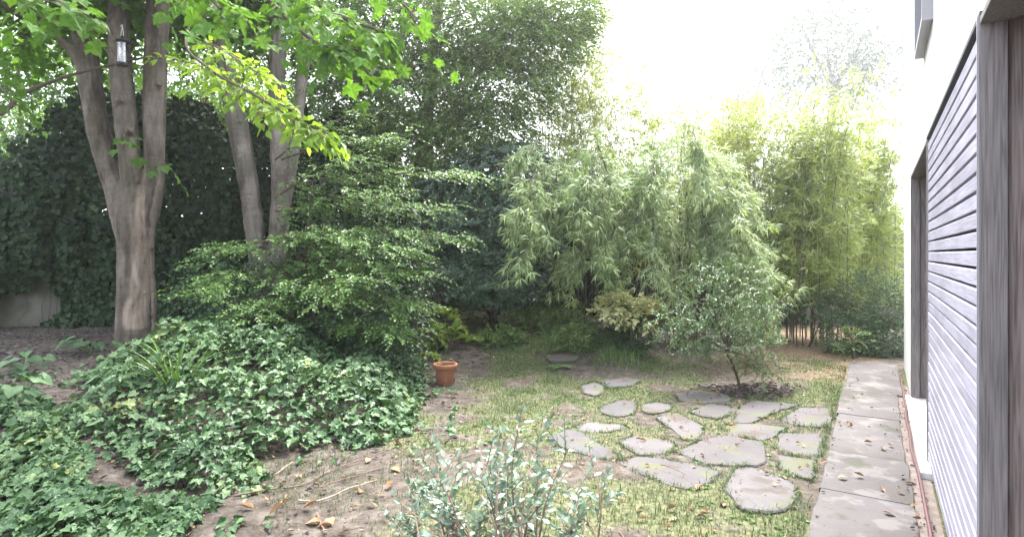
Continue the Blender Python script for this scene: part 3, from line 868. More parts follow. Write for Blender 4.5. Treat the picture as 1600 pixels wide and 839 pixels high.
def ivy_on_wall(name, seg, z1, n, cover, label, fr=(0, 1), thick=.35):
    a, b = WALL[seg], WALL[seg + 1]
    d = (b - a) / np.linalg.norm(b - a); nn = A(d[1], -d[0])       # towards the garden
    t = fr[0] + rng.random(n) * (fr[1] - fr[0]); z = rng.random(n) ** .8 * z1
    pos = a + (b - a) * t[:, None]
    keep = cover(pos[:, 0], z, t) & (z < z1 * (.62 + .42 * vnoise(t * 9, t * 0, 1.0, 37) + .12 * vnoise(t * 40, t * 0, 1.0, 38)))
    t, z, pos = t[keep], z[keep], pos[keep]; n = len(t)
    bulge = thick * (.3 + 1.1 * vnoise(t * 22, z, 1.3, 31)) * (0.35 + .65 * rng.random(n))
    top = sstep(2.2, 2.6, z)
    bulge = bulge * (1 - top) + top * (rng.random(n) * 1.5 - .9)
    q = pos + nn * bulge[:, None]
    Pn = np.column_stack([q, z + gz0(q[:, 0], q[:, 1]) * .8])
    nr = nrm(np.column_stack([np.tile(nn, (n, 1)) * .9, np.full(n, .4)]) + rng.normal(size=(n, 3)) * .35)
    f = nrm(np.column_stack([np.tile(nn, (n, 1)) * .3, np.full(n, -.8)]) + rng.normal(size=(n, 3)) * .45)
    root = thing(name, (*(a + (b - a) * np.mean(fr)), 0), label, 'ivy')
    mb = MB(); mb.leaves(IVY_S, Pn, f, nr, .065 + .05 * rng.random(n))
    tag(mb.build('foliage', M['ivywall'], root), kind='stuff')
    mb = MB()
    for _ in range(26):
        tt = fr[0] + rng.random() * (fr[1] - fr[0]); zt = z1 * (.4 + .5 * rng.random())
        zz = np.linspace(.1, zt, 9); q = (a + (b - a) * tt)[None] + nn * .05 + d * (np.cumsum(rng.normal(size=9)) * .06)[:, None]
        mb.tube(np.column_stack([q, zz]), np.linspace(.008, .003, 9), 4)
    tag(mb.build('stems', M['twig'], root), kind='stuff')
    return root
def cov_left(x, z, t):
    edge = -9.3 + (vnoise(z, t, 2.2, 33) - .5) * 1.4 - sstep(1.4, 2.4, z) * 4
    return (x > edge) | (vnoise(x, z, 1.6, 34) > .70) | (z > 2.3)
ivy_on_wall('wall_ivy', 0, 3.2, 9500, cov_left, 'ragged ivy creeping over the top of the bare pale wall', (.45, 1.0))
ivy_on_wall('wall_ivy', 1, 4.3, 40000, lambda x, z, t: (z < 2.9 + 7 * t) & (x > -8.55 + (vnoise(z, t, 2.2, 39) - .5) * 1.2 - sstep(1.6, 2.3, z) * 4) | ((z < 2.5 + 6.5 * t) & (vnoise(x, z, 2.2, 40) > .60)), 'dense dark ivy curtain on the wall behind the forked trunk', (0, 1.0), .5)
ivy_on_wall('wall_ivy', 2, 2.9, 11000, lambda x, z, t: np.ones(len(x), bool), 'dark ivy on the wall behind the arching bamboo', (0, 1.0), .4)
ivy_on_wall('wall_ivy', 3, 2.6, 6000, lambda x, z, t: (t < .45) | (vnoise(x, z, 1.3, 36) > .55), 'thin ivy on the grey wall by the house corner', (0, .85), .25)

# ------------------------------------------------------------------ sycamore with three stems
t1 = P(212, 545, 8.5); t1[2] = gz0(t1[0], t1[1]) - .02
syc = thing('sycamore_tree', t1, 'grey sycamore forking into three stout stems with bare pale wood patch', 'tree')
D1 = 8.5
stems1 = [
 [(212, 560, D1, .35), (211, 530, D1, .305), (210, 470, D1, .28), (211, 400, D1, .27), (211, 340, D1, .29), (209, 305, D1, .25), (207, 280, D1, .16)],
 [(200, 370, D1, .18), (186, 310, D1, .19), (170, 265, D1 + .05, .18), (153, 200, D1 + .1, .178), (143, 140, D1 + .15, .178), (134, 80, D1 + .18, .178), (125, 25, D1 + .2, .17), (114, -60, D1 + .3, .16), (96, -200, D1 + .4, .13), (80, -330, D1 + .5, .09)],
 [(208, 340, D1 - .03, .18), (204, 270, D1 - .06, .172), (198, 200, D1 - .1, .172), (192, 140, D1 - .12, .168), (187, 90, D1 - .12, .165), (185, 30, D1 - .1, .155), (188, -60, D1, .14), (194, -250, D1, .11), (190, -360, D1, .07)],
 [(226, 365, D1, .15), (237, 310, D1, .16), (241, 250, D1, .16), (241, 190, D1, .17), (243, 110, D1, .178), (245, 40, D1, .178), (247, -30, D1, .17), (252, -120, D1, .16), (262, -300, D1, .10)],
 [(247, 255, D1 - .12, .02), (248, 285, D1 - .14, .045), (241, 330, D1 - .18, .045), (237, 400, D1 - .17, .04), (240, 460, D1 - .17, .04), (242, 520, D1 - .2, .05), (243, 560, D1 - .2, .06)],
 [(128, 100, D1 + .1, .10), (112, 78, D1 + .05, .09), (84, 55, D1, .075), (40, 28, D1 - .2, .065), (0, 6, D1 - .4, .055), (-60, -30, D1 - .7, .04)],
]
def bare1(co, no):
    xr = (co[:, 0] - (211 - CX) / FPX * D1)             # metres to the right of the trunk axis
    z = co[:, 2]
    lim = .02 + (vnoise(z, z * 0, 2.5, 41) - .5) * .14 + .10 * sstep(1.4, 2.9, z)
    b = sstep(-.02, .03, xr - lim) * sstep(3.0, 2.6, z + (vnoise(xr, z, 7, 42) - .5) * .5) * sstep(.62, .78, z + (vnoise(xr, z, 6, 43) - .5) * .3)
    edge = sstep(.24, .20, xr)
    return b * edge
knots = [(P(187, 157, D1 - .25), .07), (P(177, 42, D1 - .2), .10), (P(203, 205, D1 - .22), .055), (P(247, 132, D1 - .13), .05), (P(240, 80, D1 - .12), .045)]
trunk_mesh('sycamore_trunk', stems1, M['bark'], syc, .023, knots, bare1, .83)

# overhanging limbs and their big leaves
def maple_branch(path, r0, nspray, first, parent_thing, leafobjs, mbbr, mbleaf, maxobj, size=(.11, .16), k=5, droop=.55, side_len=(.2, .5), mesh=None, T=MAPLE, tips=True, fall=.35):
    sp = spline(path, 6); m_ = len(sp)
    mbbr.tube(sp, np.linspace(r0, r0 * .3, m_), 6)
    tan = nrm(np.gradient(sp, axis=0))
    for q in range(nspray):
        t = first + (1 - first) * (q + rng.random()) / nspray
        i = min(m_ - 1, int(t * (m_ - 1)))
        o = sp[i]; sd_ = nrm(np.cross(tan[i], UP)) * (1 if q % 2 else -1)
        d = nrm(tan[i] * .6 + sd_ * .9 + rng.normal(size=3) * .3 + A(0, 0, -.1))
        Ls = side_len[0] + rng.random() * (side_len[1] - side_len[0])
        Pn, f, nn, sz = sprays(None, T, o[None], d[None], Ls, k, size[0] + rng.random() * (size[1] - size[0]), (UP + rng.normal(size=3) * .25)[None], .95, droop, .35, .25, petiole=.05)
        end = o + d * Ls; end[2] -= droop * Ls
        mid = o + d * Ls * .5; mid[2] -= droop * .25 * Ls
        mbbr.prisms([o, mid], [mid, end], [.004, .003], [.003, .0015])
        f[:, 2] -= fall; f = nrm(f)
        base = Pn - f * .055
        mbbr.prisms(base, Pn, .0015, .0012)
        for a_, b_, c_, s_ in zip(Pn, f, nn, sz):
            qx, qy = CX + a_[0] / a_[1] * FPX, HY - (a_[2] - EYE) / a_[1] * FPX
            if 150 < qx < 232 and 22 < qy < 120: continue      # air round the bird feeder
            if len(leafobjs) < maxobj: leafobjs.append((a_, b_, c_, s_))
            else: mbleaf.leaves(T, a_[None], b_[None], c_[None], A(s_))
br = MB(); extra = MB(); lo = []
maple_branch([P(247, -30, 8.4), P(330, -70, 7.0), P(430, -40, 5.8), P(520, 20, 5.1), P(600, 50, 4.8)], .05, 26, .45, syc, lo, br, extra, 300)
maple_branch([P(330, -70, 7.0), P(390, -30, 6.2), P(450, 30, 5.6), P(500, 70, 5.2), P(560, 80, 4.9)], .03, 20, .4, syc, lo, br, extra, 300)
maple_branch([P(188, -10, 8.3), P(240, -60, 6.4), P(300, -30, 5.2), P(345, 15, 4.6)], .04, 15, .55, syc, lo, br, extra, 300)
maple_branch([P(114, -60, 8.7), P(60, -80, 6.5), P(60, -40, 5.0), P(95, 5, 4.3), P(135, 25, 4.1)], .04, 14, .6, syc, lo, br, extra, 300, size=(.10, .14))
maple_branch([P(126, -40, 8.5), P(190, -60, 7), P(240, -40, 6), P(280, 10, 5.6)], .03, 9, .5, syc, lo, br, extra, 300)
maple_branch([P(430, -40, 5.8), P(540, -40, 5.4), P(620, 0, 5.2), P(650, 30, 5.1)], .025, 14, .3, syc, lo, br, extra, 300, size=(.09, .13))
maple_branch([P(240, 250, 8.3), P(252, 250, 8.1), P(262, 258, 7.9)], .008, 2, .6, syc, lo, br, extra, 300, size=(.12, .15), k=3)
maple_branch([P(200, 225, 8.25), P(190, 215, 7.9), P(205, 222, 7.7)], .008, 3, .5, syc, lo, br, extra, 300, size=(.12, .15), k=3)
maple_branch([P(0, 6, 8.1), P(-40, 60, 7.2), P(-10, 120, 6.6), P(25, 170, 6.4)], .02, 10, .4, syc, lo, br, extra, 300, size=(.09, .12))
br.tube(spline([P(-90, 200, 6.8), P(0, 178, 7.4), P(40, 145, 7.7), P(110, 118, 7.95), P(190, 98, 8.05), P(235, 88, 8.0)], 5), np.linspace(.035, .012, 26), 6)
br.build('branch', M['twig'], syc)
mapleme = MB(); mapleme.add(np.array(MAPLE[0]), MAPLE[1]); mapleme = mapleme.mesh('leaf', M['maple'])
for a_, b_, c_, s_ in lo: place('leaf', mapleme, syc, a_, b_, c_, s_)
# crown above, over and behind the stems
cro = [pblob(180, -60, 9.2, 220, 90, 1.6, 1.0), pblob(60, -140, 7.5, 200, 90, 1.6, .9), pblob(240, -260, 8.8, 280, 110, 1.8, .8)]
cro += [pblob(330, 0, 10.0, 150, 45, .8, .5), pblob(60, 30, 9.8, 120, 60, .8, .6), (A(-4.2, 4.6, 6.6), A(2.4, 2.2, .8), .9)]  # last blob: unseen overhead foliage added to shade the ivy at lower left
Pn, out, _ = blob_pts(cro, 1700, .3)
mbc = MB()
sprays(mbc, MAPLE_S, Pn, jit(out * A(1, 1, .3), .5), .5, 6, .15, jit(np.tile(UP, (len(Pn), 1)), .3), .95, .4, .4, .3, petiole=.04)
for vv_, ff_ in zip(extra.V, extra.F): pass
if extra.n:
    base = mbc.n
    mbc.V += extra.V; mbc.F += [(i + base, m_) for i, m_ in extra.F]; mbc.n += extra.n
crn = MB(); branchy(crn, P(190, -300, 8.5), cro, .07)
crn.build('limb', M['bark'], syc, smooth=True)
tag(mbc.build('crown', M['maple'], syc), kind='stuff')

# ------------------------------------------------------------------ second tree: leaning grey stems
D2 = 9.6
t2 = P(425, 500, D2); t2[2] = gz0(t2[0], t2[1]) - .02
ht = thing('hornbeam_tree', t2, 'slender grey tree with leaning stems and long bright lime green drooping spray', 'tree')
trunk_mesh('hornbeam_trunk', [
 [(418, 560, D2, .26), (412, 480, D2, .20), (404, 400, D2, .175), (390, 300, D2, .175), (378, 230, D2, .18), (365, 160, D2, .175), (350, 90, D2, .16), (337, 10, D2, .14), (325, -120, D2, .10)],
 [(425, 560, D2, .24), (428, 490, D2, .19), (434, 400, D2, .17), (438, 320, D2, .165), (436, 240, D2, .155), (433, 170, D2, .15), (434, 90, D2, .14), (438, 0, D2, .12), (444, -130, D2, .08)],
 [(440, 350, D2, .10), (450, 290, D2, .11), (461, 220, D2, .105), (470, 140, D2, .10), (478, 70, D2, .10), (487, 0, D2, .09), (500, -120, D2, .06)],
], M['bark2'], ht, .026, [(P(380, 155, D2 - .14), .04), (P(376, 190, D2 - .15), .03)], None, .88)
br = MB(); extra2 = MB(); lo = []
OV = OVATE
def lime_branch(path, r0, ns, first, size, k, sl):
    maple_branch(path, r0, ns, first, ht, lo, br, extra2, 300, size=size, k=k, droop=.35, side_len=sl, T=OV, fall=.25)
lime_branch([P(330, -20, 9.3), P(290, 60, 7.4), P(330, 110, 6.2), P(400, 150, 5.6), P(460, 185, 5.3), P(520, 212, 5.1)], .02, 46, .36, (.10, .135), 8, (.12, .30))
lime_branch([P(300, 70, 7.3), P(330, 70, 6.4), P(380, 100, 6.0), P(420, 125, 5.8)], .012, 22, .3, (.095, .125), 7, (.12, .3))
lime_branch([P(240, 95, 8.0), P(255, 92, 7.5), P(300, 100, 7.0), P(340, 115, 6.8)], .01, 14, .2, (.08, .11), 6, (.12, .25))
br.build('branch', M['twig'], ht)
ovme = MB(); ovme.add(np.array(OV[0]), OV[1]); ovme = ovme.mesh('leaf', M['lime'])
for a_, b_, c_, s_ in lo: place('leaf', ovme, ht, a_, b_, c_, s_)
if extra2.n: tag(extra2.build('foliage', M['lime'], ht), kind='stuff')
# small brown seed tassels hanging among the lime leaves
for px, py, D in ((398, 150, 5.65), (404, 172, 5.6), (318, 145, 6.4), (415, 148, 5.5)):
    mb = MB(); c = P(px, py, D); n = 22
    tt = np.linspace(0, 1, n)
    mb.leaves(KITE, c + np.column_stack([rng.normal(size=n) * .008, rng.normal(size=n) * .008, -tt * .10]), jit(np.tile(A(0, 0, -1), (n, 1)), .6), rdir(n), .03)
    mb.build('seed_cluster', M['litter'], ht)
cro2 = [pblob(420, -60, 10.2, 190, 80, 1.5), pblob(330, -150, 10.5, 200, 90, 1.3, .7), pblob(520, -130, 11, 170, 90, 1.3, .7), pblob(500, 60, 11.2, 110, 90, .8, .9), pblob(345, 60, 11.0, 90, 70, .8, .6)]
Pn, out, _ = blob_pts(cro2, 2900, .35)
mb = MB(); sprays(mb, KITE, Pn, jit(out * A(1, 1, .3), .5), .4, 8, .10, jit(np.tile(UP, (len(Pn), 1)), .3), .9, .3, .35, .3)
tag(mb.build('crown', M['backtree'], ht), kind='stuff')
mb = MB(); branchy(mb, P(437, 0, D2), cro2, .05); mb.build('limb', M['bark2'], ht, smooth=True)

# ------------------------------------------------------------------ layered shrub (flat, stepped sprays)
hb = P(500, 560, 8.3); hb[2] = gz0(hb[0], hb[1])
hs = thing('hornbeam_shrub', hb, 'broad leafy shrub with flat stepped layers of bright topped sprays', 'shrub')
mb = MB(); mbb = MB(); LAYK = .72
layers = [  # start px,py,D -> end px,py,D, count of side sprays, spread
 ((440, 250, 9.0), (640, 210, 8.2), 60), ((450, 290, 8.9), (735, 272, 7.9), 85), ((430, 250, 9.0), (560, 175, 8.6), 45),
 ((430, 330, 8.6), (690, 330, 7.6), 90), ((420, 370, 8.4), (715, 372, 7.4), 95), ((440, 340, 8.6), (600, 300, 7.7), 75),
 ((400, 380, 8.3), (560, 375, 7.3), 85), ((420, 420, 8.1), (660, 430, 7.2), 95), ((400, 440, 8.0), (530, 470, 7.0), 85),
 ((400, 420, 8.2), (320, 465, 7.1), 80), ((420, 390, 8.4), (345, 400, 7.6), 60), ((450, 460, 8.0), (640, 480, 7.2), 90),
 ((430, 470, 8.0), (400, 500, 7.0), 60), ((470, 500, 7.8), (610, 520, 7.0), 80), ((430, 310, 8.8), (560, 250, 8.0), 55),
 ((450, 400, 8.2), (640, 395, 7.2), 90), ((480, 460, 7.8), (560, 440, 6.9), 70),
]
for (a, b, cnt) in layers:
    cnt = int(cnt * LAYK)
    a = P(*a); b = P(*b)
    mid = (a + b) / 2 + A(0, 0, .16)
    t = np.linspace(0, 1, 9)[:, None]
    pts = (1 - t) ** 2 * a + 2 * t * (1 - t) * mid + t ** 2 * b
    mbb.tube(pts, np.linspace(.016, .004, 9), 5)
    tt = rng.random(cnt) ** .8
    q = (1 - tt[:, None]) ** 2 * a + 2 * (tt * (1 - tt))[:, None] * mid + (tt ** 2)[:, None] * b
    ax = nrm((b - a) * A(1, 1, .2)); sd_ = nrm(np.cross(ax, UP))
    s_ = np.where(rng.random(cnt) > .5, 1, -1)
    d = nrm(ax[None] * (.7 + .5 * rng.random(cnt))[:, None] + sd_[None] * (s_ * (.3 + .9 * rng.random(cnt)))[:, None] + rng.normal(size=(cnt, 3)) * .12)
    q = q + rng.normal(size=(cnt, 3)) * A(.05, .05, .035)
    sprays(mb, OVATE, q, d, .22 + .28 * rng.random(cnt) * (1 - .3 * tt), 11, .058, jit(np.tile(nrm(UP + A(.05, -.25, 0)), (cnt, 1)), .14), .85, .22, .22, .2, twig=1, twig_r=.002)
    # second order twigs fill the layer
    q2 = q + d * .2 + rng.normal(size=(cnt, 3)) * A(.10, .10, .05)
    sprays(mb, OVATE, q2, jit(d, .5) * A(1, 1, .3), .2 + .2 * rng.random(cnt), 9, .052, jit(np.tile(nrm(UP + A(.05, -.25, 0)), (cnt, 1)), .18), .85, .25, .25, .2, twig=1, twig_r=.002)
for k in range(7):
    a = hb + A(rng.normal() * .25, rng.normal() * .15, -.05); b = P(rng.uniform(420, 520), rng.uniform(280, 420), rng.uniform(7.9, 8.8))
    mbb.tube(spline([a, (a + b) / 2 + A(rng.normal() * .1, 0, .1), b], 5), np.linspace(.03, .012, 11), 6)
tag(mb.build('foliage', [M['hornbeam'], M['twig']], hs), kind='stuff')
mbb.build('branch', M['twig'], hs)

# dark understorey mass between the layered shrub and the ivy
ub = [pblob(470, 470, 8.4, 140, 70, .7, 1), pblob(560, 500, 7.9, 110, 80, .7, 1), pblob(400, 460, 8.8, 90, 60, .6, .6), pblob(600, 430, 8.6, 70, 70, .6, .6), pblob(330, 470, 9.0, 80, 60, .6, .5), pblob(560, 330, 9.3, 90, 80, .6, .6), pblob(600, 560, 7.5, 40, 60, .4, .5)]
Pn, out, _ = blob_pts(ub, 2300, .5)
Pn[:, 2] = np.maximum(Pn[:, 2], gz0(Pn[:, 0], Pn[:, 1]) + .05)
us_ = thing('bramble_thicket', (*P(520, 560, 8.2)[:2], float(gz0(*P(520, 560, 8.2)[:2]))), 'tangled dark green thicket filling the space under the layered shrub', 'bush')
mb = MB(); sprays(mb, T_kite(.62, .08, .12), Pn, jit(out * A(1, 1, .4) + A(0, -.3, 0), .5), .28, 7, .068, jit(nrm(UP + out * .5), .3), .9, .35, .35, .3)
tag(mb.build('foliage', [M['shade'], M['twig']], us_), kind='stuff')

# ------------------------------------------------------------------ dark tall tree in the middle
D3 = 12.2
b3 = P(660, 470, D3); b3[2] = gz0(b3[0], b3[1])
ft = thing('yew_tree', b3, 'tall dark green tree with fine drooping sprays behind the layered shrub', 'tree')
cro3 = [pblob(600, 60, 12.2, 120, 80, 1.2, 1.2), pblob(720, 40, 11.8, 120, 75, 1.2, 1.3), pblob(820, 60, 11.5, 105, 55, 1.1, 1.1), pblob(880, 20, 11.3, 60, 40, .9, .5), pblob(650, 150, 12, 130, 70, 1.1, 1.2),
        pblob(770, 140, 11.7, 100, 60, 1.0, 1.0), pblob(680, 230, 12, 110, 60, .9, 1.0), pblob(600, 250, 12.2, 110, 90, .9, .9), pblob(760, 210, 11.9, 70, 60, .8, .6), pblob(560, 150, 12.4, 90, 90, 1, .7), pblob(700, -60, 12, 200, 70, 1.6, 1.0), pblob(640, 330, 12.2, 90, 70, .7, .7)]
Pn, out, _ = blob_pts(cro3, 13500, .35)
mb = MB(); sprays(mb, KITE, Pn, jit(out * A(1, 1, .15) + A(.1, -.3, -.08), .45) * A(1, 1, .35), .28 + .22 * rng.random(len(Pn)), 11, .075, jit(np.tile(nrm(UP + A(0, -.55, 0)), (len(Pn), 1)), .45), .8, .45, .5, .3)
tag(mb.build('crown', [M['dark'], M['twig']], ft), kind='stuff')
mb = MB(); mb.tube(spline([b3 - A(0, 0, .1), P(655, 350, D3), P(665, 200, D3), P(680, 60, D3), P(690, -80, D3)], 6), np.linspace(.22, .08, 25), 12)
mb.build('trunk', M['bark2'], ft, smooth=True)
mb = MB()
for c, rr, _ in cro3:
    s0 = P(670, min(400, (EYE - c[2]) / D3 * FPX + HY + 60), D3)
    mb.tube(spline([s0, (s0 + c) / 2 + A(0, 0, .2), c + A(0, -.4, .05)], 5), np.linspace(.06, .015, 11), 6)
mb.tube(spline([P(560, 75, 10.9), P(600, 60, 10.6), P(660, 42, 10.4), P(735, 18, 10.3)], 5), np.linspace(.03, .012, 16), 6)
mb.build('limb', M['bark2'], ft, smooth=True)

# ------------------------------------------------------------------ rhododendron
D4 = 11.0
b4 = P(770, 450, D4); b4[2] = gz0(b4[0], b4[1])
rh = thing('rhododendron_bush', b4, 'large dark blue green evergreen bush with whorled glossy leaves', 'bush')
cro4 = [pblob(760, 300, 11.2, 90, 70, .7, 1.2), pblob(720, 380, 10.8, 60, 60, .6, .9), pblob(800, 270, 11.4, 70, 50, .6, .8), pblob(800, 370, 10.8, 70, 65, .6, 1.0), pblob(850, 330, 11.2, 50, 60, .6, .6), pblob(690, 330, 11.2, 50, 70, .6, .7), pblob(760, 420, 10.6, 80, 35, .5, .9), pblob(850, 410, 10.6, 50, 40, .4, .6), pblob(730, 440, 10.4, 60, 25, .4, .6), pblob(800, 440, 10.4, 60, 25, .4, .6), pblob(770, 462, 10.1, 75, 18, .3, .6)]
Pn, out, _ = blob_pts(cro4, 3900, .7)
Pn[:, 2] = np.maximum(Pn[:, 2], gz0(Pn[:, 0], Pn[:, 1]) + .1)
ax = nrm(out + UP * .6 + A(0, -.3, 0)); k = 8
x_ = nrm(np.cross(ax, A(.3, .2, 1))); y_ = np.cross(ax, x_)
an = (np.arange(k) * 2.4)[None] + rng.random((len(Pn), 1)) * 6.28
f = nrm(x_[:, None] * np.cos(an)[..., None] + y_[:, None] * np.sin(an)[..., None] + ax[:, None] * .45 + rng.normal(size=(len(Pn), k, 3)) * .12)
mb = MB(); mb.leaves(T_kite(.36, .06, .12), (np.repeat(Pn[:, None], k, 1) + f * .01).reshape(-1, 3), f.reshape(-1, 3), jit(np.repeat(ax[:, None], k, 1).reshape(-1, 3), .1), .085 + .05 * rng.random(len(Pn) * k))
tag(mb.build('foliage', M['rhodo'], rh), kind='stuff')
mb = MB(); branchy(mb, b4, cro4, .04); mb.build('branch', M['twig'], rh)

# ------------------------------------------------------------------ bamboo
def bamboo(name, label, culms, leafmat, seedspots, twigs_per, leaf=(.12, .18), from_t=.35, T=LANCE, k=6, culm_r=.011, tl=(.2, .5), extra_down=.2):
    """culms = (base xyz, lean azimuth, length, total bend). Each culm is a part; all leaves are one part."""
    base = np.mean([c[0] for c in culms], 0)
    root = thing(name, base, label, 'bamboo', 'bamboo clumps along the back of the garden')
    mb = MB()
    for (b, az, Lc, bend) in culms:
        m_ = 12; t = np.linspace(0, 1, m_)
        th = bend * t ** 1.9 + rng.normal() * .03
        hd = A(math.cos(az), math.sin(az), 0)
        step = Lc / (m_ - 1)
        dirs = hd[None] * np.sin(th)[:, None] + UP[None] * np.cos(th)[:, None]
        pts = np.concatenate([[b], b + np.cumsum(dirs[:-1] * step, 0)])
        pts += np.cumsum(rng.normal(size=pts.shape) * .008, 0)
        cm = MB(); cm.tube(pts, np.linspace(culm_r, culm_r * .25, m_) * rng.uniform(.7, 1.25), 6)
        cm.build('culm', M['culm'], root)
        n = twigs_per
        tt = from_t + (1 - from_t) * rng.random(n) ** .8
        x = tt * (m_ - 1); i = np.minimum(x.astype(int), m_ - 2); fr = (x - i)[:, None]
        o = pts[i] * (1 - fr) + pts[i + 1] * fr
        d = nrm(rdir(n, -.3, .6) + dirs[i] * .7 + A(0, 0, -.1))
        Lt = tl[0] + rng.random(n) * (tl[1] - tl[0])
        e = o + d * Lt[:, None]; e[:, 2] -= Lt * .3
        mb.prisms(o, e, .0025, .001, 1)
        # leaf fans at twig end and along it
        for tpos, kk in ((1.0, k), (.62, 3)):
            oo = o + (e - o) * tpos
            f = nrm(np.repeat(d[:, None], kk, 1) * .8 + rng.normal(size=(n, kk, 3)) * .55 + A(0, 0, -extra_down))
            nn = nrm(A(-.1, -.5, .7) + rng.normal(size=(n, kk, 3)) * .45)
            mb.leaves(T, (np.repeat(oo[:, None], kk, 1) + f * .01).reshape(-1, 3), f.reshape(-1, 3), nn.reshape(-1, 3), leaf[0] + rng.random(n * kk) * (leaf[1] - leaf[0]))
    tag(mb.build('foliage', [leafmat, M['culm']], root), kind='stuff')
    return root
def culm_set(n, px0, px1, D0, D1_, L0, L1, bend0, bend1, az=None, azs=6.28, zb=None):
    out = []
    for _ in range(n):
        D = rng.uniform(D0, D1_); x = (rng.uniform(px0, px1) - CX) / FPX * D
        b = A(x, D, float(gz0(x, D)) - .03)
        out.append((b, (rng.random() * 6.28 if az is None else az + rng.normal() * azs), rng.uniform(L0, L1), rng.uniform(bend0, bend1)))
    return out
# tall screen beside the house
bamboo('bamboo_clump', 'tall upright bamboo screen with bare canes at its foot, nearest the house corner', culm_set(46, 1195, 1330, 10.6, 12.2, 3.4, 5.2, .15, .8) + culm_set(20, 1330, 1400, 11.6, 12.8, 3.4, 5.0, .1, .5), M['bamboo_m'], None, 84, (.12, .19), .16)
# arching clumps in front
def arch_clump(label, arcs, per, mat, twigs, leaf):
    culms = []
    for (bx, apx, apy, tx, ty) in arcs:
        for _ in range(per):
            jx, jy = rng.normal() * 22, rng.normal() * 24
            Da = rng.uniform(9.3, 9.9); Dt = Da - rng.uniform(.35, .9)
            b = P(bx + rng.normal() * 14, 520, rng.uniform(10.2, 10.6)); b[2] = gz0(b[0], b[1]) - .02
            ap = P(apx + jx, apy + jy, Da); tp = P(tx + jx * 1.3, ty + jy + rng.normal() * 10, Dt)
            mid = b * .45 + ap * .55; mid[0] = b[0] * .62 + ap[0] * .38; mid[1] = b[1] * .7 + ap[1] * .3
            sh = ap * .45 + tp * .55 + A(0, 0, .12)
            culms.append(spline([b, mid, ap, sh, tp], 4))
    return bamboo_paths(label, culms, mat, twigs, leaf)
def bamboo_paths(label, paths, mat, n, leaf, k=7):
    root = thing('bamboo_clump', np.mean([p[0] for p in paths], 0), label, 'bamboo', 'bamboo clumps along the back of the garden')
    mb = MB()
    for pts in paths:
        m_ = len(pts)
        cm = MB(); cm.tube(pts, np.linspace(.010, .0025, m_), 6); cm.build('culm', M['culm'], root)
        tan = nrm(np.gradient(pts, axis=0))
        cl = .40 + .60 * rng.random(9) ** .7; ci = rng.integers(0, 9, n); tt = np.clip(cl[ci] + rng.normal(size=n) * .018, .3, .999)
        cd = rdir(9, -.8, .3)
        x = tt * (m_ - 1); i = np.minimum(x.astype(int), m_ - 2); fr = (x - i)[:, None]
        o = pts[i] * (1 - fr) + pts[i + 1] * fr
        d = nrm(cd[ci] * .9 + rdir(n) * .55 + tan[i] * .7 + A(0, -.15, -.1))
        Lt = .08 + .36 * rng.random(n)
        e = o + d * Lt[:, None]; e[:, 2] -= Lt * .35
        mb.prisms(o, e, .0022, .001, 1)
        for tp, kk in ((1.0, k), (.55, 3)):
            oo = o + (e - o) * tp
            f = nrm(np.repeat(d[:, None], kk, 1) * .8 + rng.normal(size=(n, kk, 3)) * .62 + A(0, -.1, -.22))
            nn = nrm(A(0, -.5, .8) + rng.normal(size=(n, kk, 3)) * .45)
            mb.leaves(LANCE, (np.repeat(oo[:, None], kk, 1) + f * .01).reshape(-1, 3), f.reshape(-1, 3), nn.reshape(-1, 3), leaf[0] + rng.random(n * kk) * (leaf[1] - leaf[0]))
    tag(mb.build('foliage', [M[mat], M['culm']], root), kind='stuff')
arch_clump('arching bamboo clump drooping leafy tips over a dark hollow', [(960, 905, 295, 825, 365), (960, 880, 275, 850, 310), (975, 925, 305, 890, 390), (985, 950, 255, 930, 330), (1000, 975, 300, 965, 385), (1010, 1005, 270, 985, 350), (1020, 1015, 320, 1005, 390)], 3, 'bamboo', 84, (.11, .17))
arch_clump('pale arching bamboo clump bowing down behind the little bare stemmed tree', [(1070, 1085, 290, 1190, 430), (1080, 1110, 260, 1170, 350), (1080, 1110, 305, 1190, 475), (1070, 1060, 290, 1100, 395), (1060, 1035, 275, 1035, 380), (1080, 1125, 315, 1155, 450), (1075, 1080, 240, 1120, 310)], 4, 'bamboo_p', 84, (.10, .16))
# tall yellowish bamboo at the back
bamboo('bamboo_clump', 'tall feathery yellow green bamboo rising behind the dark evergreen bush', culm_set(46, 845, 1000, 12.0, 13.2, 4.8, 7.0, .2, .8), M['bamboo_y'], None, 80, (.11, .17), .3, T=LANCE)
bamboo('bamboo_clump', 'mid height yellow green bamboo behind the arching clumps', culm_set(48, 985, 1210, 11.6, 13.0, 3.9, 5.5, .2, .8), M['bamboo_y'], None, 62, (.11, .17), .3)
bamboo('bamboo_clump', 'dense low bamboo thicket in shade behind the arching clumps', culm_set(46, 880, 1190, 10.9, 11.7, 2.2, 3.2, .2, .8), M['bamboo'], None, 34, (.12, .18), .58)

